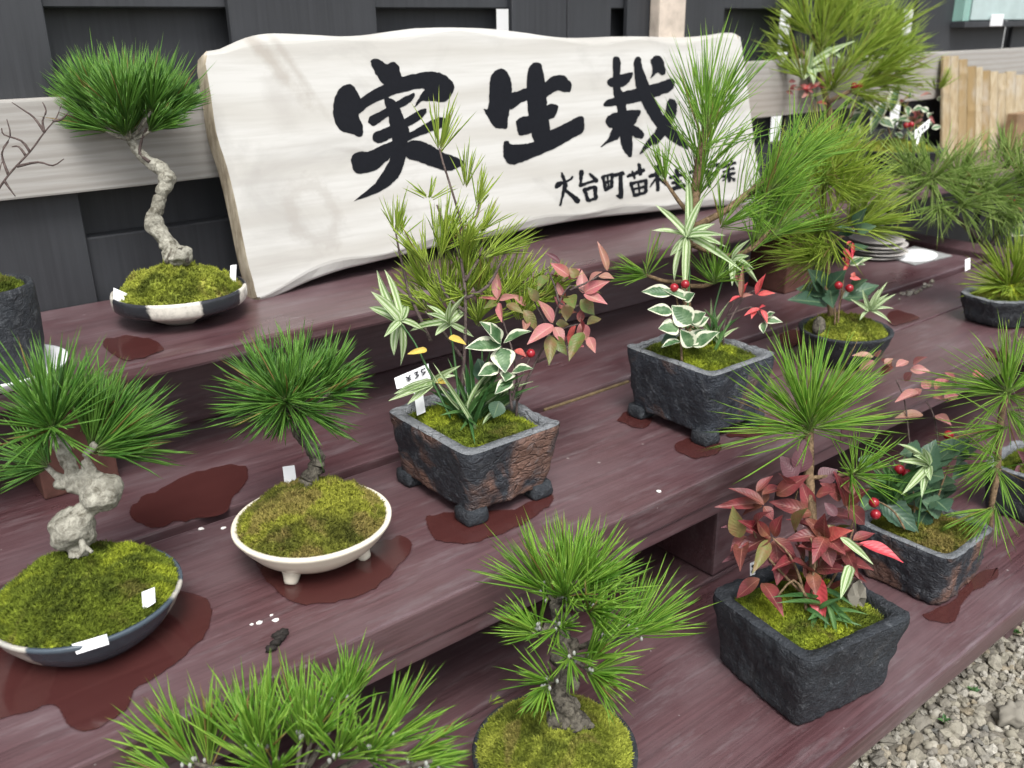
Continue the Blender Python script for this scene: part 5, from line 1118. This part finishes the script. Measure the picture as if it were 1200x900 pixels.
# ---- round pot with red berries, tier B right
c = base_pt(991, 384, 0.055, ZB)
r = thing('mixed_planter', c, 'round dark pot with berries and dark leaves between the square pots', 'planter', MIXED)
c, R, d, p = bowl(r, 991, 384, 106, 0.055, ZB, 'clay_black', lipw=0.006)
moss(r, c, R*0.88, R*0.88, ZB+0.045, 0.034, 'moss_lime', seed=61, n=4500, lump=.5)
q8 = cr(860, 180, 3.529)
v, f = blob(at(960, 383, d-.02), (.012, .010, .017), 2, .3, 3); mesh_obj('stone', v, f, m['bark_grey'], r)
tr = path([(975, 385), (972, 350), (970, 310), (968, 270), (966, 235), (964, 205)], d); V, F = tube(tr, pxr([4, 3.5, 3, 3, 3, 2.5], d), 8, .2); st = mesh_obj('pine', V, F, m['bark_brown'], r)
V, F = tube(path([(968, 290), (990, 275), (1008, 262)], d), pxr([2.5, 2, 1.5], d), 6); mesh_obj('branch', V, F, m['bark_brown'], st)
tufts(st, [(965, 212, -.01, .05, -.5, -.7, 170, 78, 95, 6), (968, 206, 0, .35, -1, 0, 110, 80, 48, 10), (960, 210, 0, -.8, -.4, 0, 70, 70, 45, 6), (968, 268, -.01, -.5, .2, -.6, 110, 74, 80, 6), (975, 290, -.02, -.8, .4, -.4, 60, 70, 45, 0), (1006, 264, 0, .9, -.35, 0, 90, 66, 52, 8), (995, 262, .02, .5, -.9, 0, 60, 70, 45, 6), (960, 300, -.02, -.9, -.2, -.3, 50, 72, 40, 0), (985, 235, -.02, .6, -.7, -.3, 80, 74, 50, 8), (950, 245, -.02, -.7, -.5, -.3, 70, 70, 55, 8)],
      d, 'needle_yellow', 0.0014, None, bendup=0.05, dens=2.2)
st = stems('berry_shrub', r, [path([(978, 385), (978, 360), (968, 338), (960, 325)], d-.02), path([(982, 385), (984, 355), (990, 340)], d-.02), path([(984, 360), (988, 330), (992, 300), (997, 285)], d-.01)], 'bark_brown', 0.0017, 0.001)
for b, t, w in (((370, 560), (305, 478), .036), ((375, 580), (255, 560), .034), ((385, 625), (220, 605), .036), ((390, 560), (465, 480), .032), ((400, 560), (410, 640), .032), ((370, 570), (340, 520), .03), ((450, 600), (600, 545), .036), ((455, 600), (560, 595), .03), ((480, 560), (555, 520), .02), ((490, 400), (560, 385), .026), ((495, 330), (425, 305), .02), ((500, 320), (430, 335), .018), ((500, 310), (550, 225), .030), ((510, 320), (590, 300), .02)):
    leaf(st, W(*q8(*b), -.02), W(*q8(*t), -.03+RNG.uniform(-.02, .02)), w*.9, 'leaf_dark', 'broad', .2, serr=.05)
for t, mt, w in (((540, 430), 'leaf_variegated', .016), ((575, 430), 'leaf_striped', .010), ((545, 460), 'leaf_variegated', .010)): leaf(st, W(*q8(480, 460), -.03), W(*q8(*t), -.04), w, mt)
for x, y in ((433, 545), (478, 557)): berry(st, W(*q8(x, y), -.05), 0.0064)
for i in range(9): leaf(st, W(*q8(455+RNG.uniform(-8, 40), 440-RNG.uniform(-40, 80)), -.03), W(*q8(455+RNG.uniform(-20, 55), 440-RNG.uniform(-60, 100)), -.04), .009, 'leaf_crimson')
for b, t in (((480, 515), (525, 520)), ((490, 510), (500, 490))): leaf(st, W(*q8(*b), -.04), W(*q8(*t), -.04), .012, 'leaf_crimson')
gb = W(*q8(560, 650), -.03); st = stems('sedge', r, [[gb, gb+np.array([0, 0, .01])]], 'leaf_grass', .0015, .001)
for t in ((635, 530), (660, 640), (650, 700), (530, 560), (600, 560), (640, 580), (670, 580), (520, 690), (480, 600)): leaf(st, gb, W(*q8(*t), -.04), .007, 'leaf_striped', 'long', .3)

# ---- low dark pot at the right with pine and yellow needles, tier B
c = base_pt(1196, 343, 0.046, ZB)
r = thing('mixed_planter', c, 'low irregular black pot with yellow needle tuft and leaning pine', 'planter', MIXED)
d = depth_of(c)
square_pot(r, c, 0.112, 0.060, 0.050, math.radians(-14), 'clay_black', 0.86, 9.4, 0.012, False, amp=0.003, power=3.4)
moss(r, c, 0.098, 0.048, ZB+0.042, 0.022, 'moss_green', 3.4, math.radians(-14), 3500, seed=71)
tr = path([(1185, 335), (1172, 310), (1160, 290), (1135, 268), (1118, 252), (1105, 232)], d); V, F = tube(tr, pxr([5, 4.5, 4, 3.5, 3, 2.5], d), 8, .25); st = mesh_obj('pine', V, F, m['bark_twig'], r)
for pp in ([(1160, 290), (1172, 265), (1160, 240)], [(1118, 252), (1095, 225), (1082, 208)], [(1172, 265), (1190, 240), (1200, 222)]):
    V, F = tube(path(pp, d), pxr([3, 2.5, 2], d), 6); mesh_obj('branch', V, F, m['bark_twig'], st)
tufts(st, [(1092, 210, -.01, -.1, -.3, -.8, 130, 66, 100, 6), (1068, 203, 0, -.7, -.4, -.2, 60, 56, 60, 6), (1155, 228, -.01, 0, -.1, -.8, 150, 66, 105, 6), (1122, 215, 0, .1, -.7, -.4, 100, 62, 75, 6), (1196, 215, -.01, .2, -.4, -.6, 110, 64, 90, 6), (1180, 195, .02, .1, -1, -.1, 60, 56, 60, 6), (1100, 240, -.02, -.3, .9, -.5, 40, 44, 60, 0), (1165, 250, -.02, .2, 1, -.5, 40, 40, 60, 0), (1125, 240, -.02, .0, .3, -.7, 70, 54, 90, 4), (1070, 225, -.01, -.5, .2, -.6, 50, 50, 70, 4), (1185, 240, -.02, .1, .2, -.7, 70, 54, 90, 4)],
      d, 'needle_dull', 0.00145, None, bendup=0.02, droop=0.05, dens=2.2)
tr = [at(1186, 344, d), at(1184, 330, d)]; V, F = tube(tr, [.003, .002], 6); st = mesh_obj('sapling', V, F, m['bark_brown'], r)
tufts(st, [(1185, 335, -.02, -.2, -1, -.2, 120, 62, 60, 6), (1180, 335, -.03, -.8, .1, -.6, 60, 56, 50, 0), (1195, 330, -.02, .3, -1, -.1, 80, 66, 50, 6), (1188, 338, -.04, -.3, .5, -.8, 60, 44, 60, 0)], d, 'needle_yellow', 0.0021, None, bendup=.05, dens=1.3)
st = stems('maple_twig', r, [path([(1190, 325), (1186, 290), (1182, 250), (1185, 225)], d+.03)], 'bark_twig', .0014, .0007)
for t in ((1190, 222), (1198, 232), (1178, 228), (1199, 252), (1188, 240)): leaf(st, at(1187, 238, d+.03), at(t[0], t[1], d+.02), .014, 'leaf_crimson')
leaf(st, at(1186, 262, d+.0), at(1200, 258, d-.02), .03, 'leaf_variegated'); leaf(st, at(1186, 268, d+.0), at(1204, 275, d-.02), .03, 'leaf_variegated')
price_tag([(1131, 304), (1137, 302), (1137, 315), (1131, 318)], d-.04, 'small white tag at the corner of the low black pot', None)

# ---- round dark pots beside the sign's right end, tier A
c = base_pt(1052, 173, 0.055, ZA)
r = thing('mixed_planter', c, 'round black pot of small variegated leaves before the bamboo screen', 'planter', MIXED)
c, R, d, p = bowl(r, 1052, 173, 100, 0.055, ZA, 'clay_black', lipw=0.008)
moss(r, c, R*0.9, R*0.9, ZA+0.046, 0.030, 'moss_lime', seed=81, n=3500, lump=.5)
st = stems('variegated_shrub', r, [path([(1050, 165), (1055, 150), (1060, 130), (1065, 118)], d), path([(1045, 165), (1040, 145), (1035, 130), (1040, 110)], d), path([(1055, 165), (1075, 145), (1085, 125)], d)], 'bark_brown', .0026, .0014)
for i in range(46):
    x = RNG.normal(1068, 15); y = RNG.normal(138, 14); a = RNG.uniform(0, 6.28); L = RNG.uniform(9, 16)
    leaf(st, at(x, y, d+RNG.uniform(-.04, .04)), at(x+math.cos(a)*L, y+math.sin(a)*L*.7, d+RNG.uniform(-.05, .04)), RNG.uniform(.010, .018), RNG.choice(['leaf_variegated', 'leaf_olive', 'leaf_pink', 'leaf_variegated']), 'broad', .2)
for b, t, w in (((1038, 120), (1020, 158), .034), ((1030, 140), (1048, 150), .03), ((1045, 130), (1055, 95), .03), ((1030, 140), (1005, 118), .02)): leaf(st, at(*b, d-.02), at(*t, d-.03), w, 'leaf_variegated')
for x, y in ((1062, 147), (1068, 146)): berry(st, at(x, y, d-.04), .0075)
tufts(st, [(1100, 105, 0, .1, -1, -.2, 34, 28, 70, 4), (1095, 105, 0, -.8, -.2, -.2, 14, 26, 50, 0)], d, 'needle_yellow', .002, None)
price_tag([(1072, 153), (1090, 139), (1088, 150), (1072, 163)], d-.06, 'white tag on a stake in the round black pot by the bamboo', ((1079, 156), (1072, 175), 5), [((.2, .75), (.3, .25), .15), ((.45, .75), (.5, .25), .15), ((.65, .7), (.65, .25), .2), ((.75, .72), (.85, .72), .15)])
c = base_pt(973, 176, 0.055, ZA)
r = thing('mixed_planter', c, 'dark pot holding tall yellow-green pine against the weathered rail', 'planter', MIXED)
c, R, d, p = bowl(r, 973, 176, 82, 0.055, ZA, 'clay_black', lipw=0.008)
moss(r, c, R*0.88, R*0.88, ZA+0.046, 0.026, 'moss_green', seed=91, n=2500)
q9 = cr(860, 0, 3.529)
tr = path([(978, 168), (972, 130), (962, 90), (960, 60), (966, 25), (970, -10)], d-.14); V, F = tube(tr, pxr([4, 3.5, 3, 3, 2.5, 2], d), 8, .2); st = mesh_obj('pine', V, F, m['bark_brown'], r)
for pp in ([(965, 100), (985, 82), (1010, 65), (1040, 45)], [(970, 120), (1000, 105), (1030, 88)], [(962, 75), (940, 62), (925, 55)]):
    V, F = tube(path(pp, d-.16), pxr([3, 2.5, 2, 1.5][:len(pp)], d), 6); mesh_obj('branch', V, F, m['bark_brown'], st)
tufts(st, [(962, 60, 0, .2, -1, 0, 170, 72, 50, 46), (964, 20, 0, .4, -1, 0, 120, 82, 55, 10), (990, 78, -.02, .85, -.6, 0, 190, 64, 50, 60), (1030, 52, -.02, .8, -.7, 0, 60, 50, 45, 6), (1000, 108, -.01, .95, -.35, -.2, 140, 64, 55, 40), (935, 62, -.06, -.8, -.4, 0, 60, 48, 45, 6), (975, 105, -.03, .2, -.4, -.8, 70, 56, 80, 0), (985, 20, .02, .8, -.6, 0, 60, 62, 40, 10), (940, 90, -.07, -.7, -.6, -.2, 50, 54, 50, 6), (950, 40, -.06, -.5, -.8, -.1, 70, 60, 45, 20), (1020, 85, -.03, .8, -.2, -.4, 70, 60, 50, 16), (1045, 62, -.02, .9, -.3, 0, 50, 50, 45, 8), (995, 45, -.01, .5, -.9, 0, 60, 60, 45, 16)],
      d-.16, 'needle_yellow', 0.0017, None, bendup=.06, dens=2.3)
st = stems('bamboo_grass', r, [path([(975, 168), (962, 130), (950, 100), (944, 85)], d-.15)], 'leaf_grass', .002, .0012)
for b, t in (((300, 300), (420, 280)), ((300, 300), (325, 170)), ((300, 290), (500, 170)), ((310, 300), (290, 330)), ((310, 270), (330, 350)), ((380, 200), (440, 240)), ((300, 300), (250, 270))): leaf(st, W(*q9(*b), -.16, None, d), W(*q9(*t), -.19, None, d), .020, 'leaf_striped', 'long', .15)
st = stems('pink_leaved_shrub', r, [path([(968, 168, 0.06), (955, 130), (945, 105), (928, 102, -.05)], d-.16), path([(985, 168, 0.06), (1000, 130), (1006, 105)], d-.16)], 'bark_brown', .002, .001)
for i in range(11):
    x, y = RNG.normal(958, 9), RNG.normal(101, 7); a = RNG.uniform(0, 6.28); leaf(st, at(x, y, d-.17), at(x+12*math.cos(a), y+9*math.sin(a), d-.18), .018, 'leaf_pink' if i % 3 else 'leaf_crimson')
for i in range(5):
    x, y = 925+RNG.uniform(-5, 8), 100+RNG.uniform(-5, 8); leaf(st, at(x, y, d-.22), at(x+9, y+RNG.uniform(-6, 6), d-.22), .014, 'leaf_red')
for x, y in ((1001, 101), (1008, 101)): berry(st, at(x, y, d-.17), .008)
st = stems('variegated_shrub', r, [path([(985, 168), (992, 150), (998, 130)], d-.02)], 'bark_brown', .002, .001)
for b, t, w in (((470, 500), (545, 470), .03), ((470, 510), (525, 580), .03), ((480, 460), (560, 400), .028), ((480, 460), (560, 440), .024), ((470, 540), (500, 500), .03), ((450, 440), (500, 410), .02)): leaf(st, W(*q9(*b), -.05, None, d), W(*q9(*t), -.07, None, d), w, 'leaf_variegated')
for b, t in (((480, 575), (440, 640)), ((480, 580), (500, 640)), ((470, 570), (400, 600)), ((490, 575), (530, 620))): leaf(st, W(*q9(*b), -.05, None, d), W(*q9(*t), -.09, None, d), .016, 'leaf_dark', 'long', .3)

# ---- black square pot of red leaves and pine, tier C
H5 = 0.094; rot5 = math.radians(-9); c = np.array([0.770, 0.455, ZC])
r = thing('mixed_planter', c, 'square black clay pot with red-bronze leaves and pine on lowest tier', 'planter', MIXED)
square_pot(r, c, 0.0795, 0.0745, H5, rot5, 'clay_black', 0.86, 12.7, 0.015, False, amp=0.0028, power=11, rimmat='clay_black')
moss(r, c, 0.0655, 0.0605, ZC+H5-0.012, 0.018, 'moss_green', 6.0, rot5, 6000, seed=101)
d = depth_of(c+np.array([0, 0, H5])); q2 = cr(800, 380, 3); q3 = cr(800, 600, 3)
v, f = blob(at(1003, 695, d), (.008, .010, .021), 2, .9, 5, 1.6); mesh_obj('rock', v, f, m['stone'], r, smooth=False)
dt = d+.01
tr = path([(952, 690), (953, 650), (952, 610), (949, 570), (947, 540), (948, 510), (950, 492)], dt); V, F = tube(tr, pxr([6, 5.5, 5.5, 5.5, 6.5, 6, 4], d), 10, .25, 3, 4); st = mesh_obj('pine', V, F, m['bark_brown'], r)
V, F = tube(path([(950, 560), (975, 558), (1000, 555)], dt), pxr([3, 2.5, 2], d), 6); mesh_obj('branch', V, F, m['bark_brown'], st)
tufts(st, [(949, 500, -.01, .05, -.8, -.2, 190, 112, 72, 16), (948, 497, 0, .5, -1, 0, 90, 112, 42, 10), (955, 500, 0, 1, -.35, 0, 100, 108, 36, 8), (945, 503, 0, -1, -.2, -.1, 60, 104, 38, 8), (948, 510, -.02, -.7, .1, -.5, 24, 108, 36, 0), (945, 495, 0, -.5, -1, 0, 60, 100, 38, 8), (1002, 556, .01, .2, -.8, -.4, 80, 66, 85, 6), (1000, 556, 0, .6, .4, -.4, 40, 68, 60, 0)],
      d, 'needle_bright', 0.00125, None, bendup=0.06, droop=0.03)
st = stems('red_leaved_shrub', r, [path([(945, 715), (938, 680), (925, 650), (905, 630)], d-.02), path([(950, 715), (952, 680), (955, 655), (950, 630)], d-.02), path([(945, 700), (915, 670), (890, 640), (880, 610)], d-.01), path([(955, 710), (975, 680), (990, 650), (1000, 620)], d+.0), path([(945, 700), (930, 680), (910, 700)], d-.03), path([(950, 690), (930, 610), (935, 575)], d+.03), path([(955, 690), (990, 640), (1005, 590)], d+.03)], 'bark_brown', .0019, .0009)
L2 = [((280, 630), (150, 640), .020), ((285, 635), (190, 590), .020), ((285, 630), (275, 575), .022), ((280, 640), (225, 665), .016), ((285, 640), (310, 680), .018), ((280, 600), (340, 580), .018), ((260, 590), (305, 545), .016), ((445, 660), (335, 632), .024), ((450, 655), (420, 570), .024), ((450, 660), (395, 680), .018), ((330, 600), (420, 545), .026), ((380, 590), (345, 540), .022), ((575, 640), (540, 545), .026), ((575, 640), (625, 690), .026), ((580, 630), (640, 590), .024), ((560, 610), (500, 570), .026), ((400, 540), (355, 480), .032), ((410, 520), (425, 430), .032), ((480, 550), (530, 520), .03), ((470, 600), (520, 590), .022), ((600, 600), (560, 540), .022)]
for b, t, w in L2:
    t = (b[0]+(t[0]-b[0])*1.3, b[1]+(t[1]-b[1])*1.3); leaf(st, W(*q2(*b), RNG.uniform(-.005, .015)), W(*q2(*t), RNG.uniform(-.02, .03)), w*1.1, 'leaf_purple' if b[1] < 560 else 'leaf_red', 'broad', RNG.choice([.15, .3]))
L3 = [((310, 90), (200, 150), .028), ((305, 85), (215, 40), .022), ((320, 85), (345, 25), .022), ((300, 100), (255, 195), .020), ((325, 95), (335, 185), .026), ((320, 95), (385, 150), .022), ((300, 80), (270, 30), .02), ((355, 140), (335, 235), .026), ((400, 175), (330, 200), .020), ((500, 85), (440, 30), .024), ((490, 85), (380, 100), .022), ((500, 85), (500, 20), .026), ((505, 90), (580, 70), .022), ((500, 90), (465, 165), .024), ((505, 90), (560, 140), .024), ((450, 215), (395, 180), .026), ((455, 210), (465, 275), .022), ((460, 215), (490, 355), .034), ((470, 200), (560, 205), .026), ((480, 190), (575, 160), .026), ((540, 150), (620, 120), .020), ((480, 160), (420, 130), .026), ((560, 180), (650, 200), .024), ((620, 110), (745, 165), .022), ((600, 100), (660, 80), .018), ((270, 235), (205, 290), .024), ((280, 250), (340, 345), .024), ((200, 90), (180, 0), .026), ((215, 110), (205, 190), .024), ((230, 90), (180, 130), .024), ((570, 130), (610, 215), .02), ((500, 120), (520, 180), .024), ((390, 60), (430, 0), .022), ((250, 60), (300, 10), .02)]
for i, (b, t, w) in enumerate(L3):
    t = (b[0]+(t[0]-b[0])*1.25, b[1]+(t[1]-b[1])*1.25); leaf(st, W(*q3(*b), RNG.uniform(-.02, .0)), W(*q3(*t), RNG.uniform(-.05, .0)), w*1.12, 'leaf_crimson' if i in (23, 17, 12) else ('leaf_olive' if i in (3, 27, 32) else 'leaf_red'), 'broad', RNG.choice([.15, .3, .4]))
for i in range(26):
    x_, y_ = RNG.normal(940, 34), RNG.normal(640, 24); a = RNG.uniform(-3.4, .3) if y_ < 620 else RNG.uniform(0, 6.28); L_ = RNG.uniform(24, 42)
    leaf(st, at(x_, y_, d+RNG.uniform(-.01, .04)), at(x_+math.cos(a)*L_, y_+math.sin(a)*L_*.7, d+RNG.uniform(-.03, .04)), RNG.uniform(.016, .026), RNG.choice(['leaf_red', 'leaf_red', 'leaf_olive', 'leaf_purple']), 'broad', RNG.choice([.15, .3]))
leaf(st, W(*q3(555, 90), -.03), W(*q3(670, 185), -.05), .008, 'leaf_striped', 'long', .1); leaf(st, W(*q3(590, 190), -.03), W(*q3(555, 305), -.06), .011, 'leaf_striped', 'long', .1); leaf(st, W(*q3(480, 85), -.0), W(*q3(535, 45), .0), .02, 'leaf_olive')
gb = at(965, 712, d-.02); st = stems('sedge', r, [[gb, gb+np.array([0, 0, .01])]], 'leaf_grass', .0015, .001)
for t in ((310, 300), (540, 455), (500, 430), (630, 400), (610, 400), (580, 410), (440, 380), (600, 330), (330, 320), (560, 380), (450, 420), (520, 400), (650, 360), (570, 300)): leaf(st, gb+RNG.normal(size=3)*.006, W(*q3(*t), -.04), .0055, 'leaf_grass', 'long', .45)
price_tag([(879, 660), (886, 657), (885, 673), (879, 675)], d+.02, 'small white tag with black mark in the square black pot', None, [((.3, .8), (.7, .5), .2), ((.7, .5), (.3, .2), .2)])

# ---- second clay pot on tier C: pine, berries and dark leaves
H6 = 0.078; c = np.array([1.056, 0.474, ZC])
r = thing('mixed_planter', c, 'square clay pot with pale rim, red berries and pine near the board edge', 'planter', MIXED)
square_pot(r, c, 0.064, 0.066, H6, math.radians(1), 'clay_brown', 0.84, 17.9, 0.011, False, amp=0.0030, power=8)
moss(r, c, 0.0535, 0.0555, ZC+H6-0.010, 0.020, 'moss_olive', 6.0, 0, 5000, seed=111)
d = depth_of(c+np.array([0, 0, H6])); qa = cr(980, 400, 3)
tr = path([(1160, 618), (1162, 590), (1168, 560), (1170, 530), (1172, 500), (1176, 475), (1182, 455)], d+.01); V, F = tube(tr, pxr([3.5, 3.5, 4, 4, 4, 4, 3], d), 8, .25); st = mesh_obj('pine', V, F, m['bark_brown'], r)
tufts(st, [(1180, 462, -.01, -.3, -.2, -.6, 90, 98, 90, 6), (1180, 460, 0, -1, -.35, 0, 60, 108, 38, 6), (1180, 460, 0, -.4, -1, 0, 44, 92, 42, 6), (1182, 458, 0, .6, -1, 0, 40, 80, 50, 6), (1170, 540, -.01, -.9, .0, -.2, 60, 88, 40, 8), (1168, 550, -.02, -.4, .5, -.6, 40, 66, 70, 0), (1178, 500, -.02, -.8, .2, -.4, 60, 92, 45, 8), (1162, 596, -.02, -1, .5, -.2, 60, 66, 26, 4), (1182, 480, -.03, .3, .6, -.5, 40, 66, 60, 4), (1165, 590, -.02, .2, 1, -.2, 20, 50, 40, 0)],
      d, 'needle_bright', 0.0012, None, bendup=.02, droop=.10)
st = stems('berry_shrub', r, [path([(1060, 620), (1048, 600), (1030, 588), (1026, 592)], d-.03), path([(1070, 620), (1072, 590), (1068, 565)], d), path([(1090, 620), (1100, 580), (1112, 545), (1120, 520)], d)], 'bark_brown', .0015, .0008)
for b, t, w in (((150, 555), (290, 675), .034), ((140, 545), (80, 600), .022), ((350, 560), (395, 600), .036), ((330, 560), (300, 600), .034), ((300, 470), (350, 345), .034), ((340, 450), (420, 350), .034), ((330, 470), (380, 480), .03), ((320, 600), (290, 650), .03), ((360, 420), (480, 340), .034), ((100, 400), (115, 450), .02), ((300, 400), (250, 370), .03), ((420, 400), (500, 370), .03), ((370, 600), (300, 560), .034), ((260, 430), (330, 420), .03)):
    leaf(st, W(*qa(*b), -.01), W(*qa(*t), -.03+RNG.uniform(0, .03)), w, 'leaf_dark', 'broad', .2, serr=.05)
for i in range(16):
    x_, y_ = RNG.uniform(200, 500), RNG.uniform(380, 600); a = RNG.uniform(0, 6.28); L_ = RNG.uniform(70, 110)
    leaf(st, W(*qa(x_, y_), .02), W(*qa(x_+math.cos(a)*L_, y_+math.sin(a)*L_*.7), RNG.uniform(-.02, .03)), RNG.uniform(.018, .03), 'leaf_dark', 'broad', .2, serr=.05)
for x, y, de in ((132, 567, -.05), (138, 608, -.05), (222, 450, -.02), (248, 466, -.02), (420, 353, 0), (395, 330, .01)): berry(st, W(*qa(x, y), de), .0066)
st = stems('bamboo_grass', r, [path([(1075, 620), (1080, 580), (1086, 546)], d-.02)], 'leaf_grass', .0013, .001)
for t in ((215, 360), (230, 540), (300, 550), (305, 375), (215, 420), (330, 490), (270, 400)): leaf(st, W(*qa(325, 438), -.03), W(*qa(*t), -.05), .010, 'leaf_striped', 'long', .15)
for i in range(60):
    a = RNG.uniform(-2.9, -.3); b = W(*qa(200+RNG.uniform(-25, 45), 520+RNG.uniform(-10, 60)), -.015); leaf(st, b, b+cdir(math.cos(a), math.sin(a), RNG.uniform(-.5, .2))*RNG.uniform(.03, .055), .005, 'leaf_grass', 'long', .35)
st = stems('pink_leaved_shrub', r, [path([(1080, 610), (1070, 560), (1065, 510), (1060, 470), (1050, 445)], d+.05), path([(1090, 610), (1100, 540), (1095, 490), (1085, 470)], d+.05)], 'bark_twig', .0014, .0008)
for b, t, w in (((130, 55), (55, 50), .018), ((145, 55), (155, 30), .018), ((135, 70), (75, 105), .02), ((190, 90), (160, 60), .018), ((200, 90), (150, 120), .02), ((210, 90), (255, 70), .018), ((270, 80), (320, 55), .016), ((260, 100), (330, 105), .022), ((265, 110), (240, 140), .018), ((290, 180), (205, 215), .022), ((300, 170), (260, 200), .02), ((305, 260), (205, 270), .028), ((350, 260), (405, 295), .022), ((330, 165), (300, 140), .022), ((350, 170), (400, 130), .026), ((380, 200), (430, 190), .024), ((480, 125), (520, 115), .022), ((420, 150), (380, 110), .022), ((340, 200), (390, 215), .02), ((170, 80), (200, 60), .016)):
    leaf(st, W(*qa(*b), .05), W(*qa(*t), .05+RNG.uniform(-.03, .03)), w, 'leaf_pink' if b[1] > 120 else RNG.choice(['leaf_pink', 'leaf_red']), 'broad', .2)

# ---- dark pot cut by the frame, tier C right
pc = onz(1222, 600, ZC); c = np.array([pc[0], pc[1]+0.01, ZC])
r = thing('mixed_planter', c, 'square black pot with purple leaves beyond the berry planter', 'planter', MIXED)
square_pot(r, c, 0.066, 0.066, 0.075, math.radians(3), 'clay_black', 0.86, 23.1, 0.012, False, amp=0.0022, power=8)
moss(r, c, 0.055, 0.055, ZC+0.066, 0.018, 'moss_green', 6.0, 0, 2500, seed=121)
d = depth_of(c+np.array([0, 0, .075]))
st = stems('purple_leaved_shrub', r, [path([(1215, 545), (1200, 500), (1185, 450), (1172, 425)], d), path([(1215, 545), (1205, 555)], d-.02)], 'bark_twig', .0015, .0008)
for b, t, w in (((1168, 425), (1152, 405), .026), ((1172, 425), (1176, 405), .022), ((1180, 435), (1198, 425), .022), ((1172, 420), (1148, 420), .02), ((1205, 545), (1186, 560), .026), ((1200, 540), (1192, 528), .022), ((1208, 548), (1196, 570), .022)): leaf(st, at(*b, d), at(*t, d-.02), w, 'leaf_purple')
tr = [c+np.array([.02, 0, .075]), c+np.array([.03, 0, .16])]; V, F = tube(tr, [.004, .002], 6); st = mesh_obj('pine', V, F, m['bark_brown'], r)
tufts(st, [(1222, 440, 0, -.3, -1, 0, 60, 70, 60, 8)], d, 'needle_bright', .0013, [tr[1]])
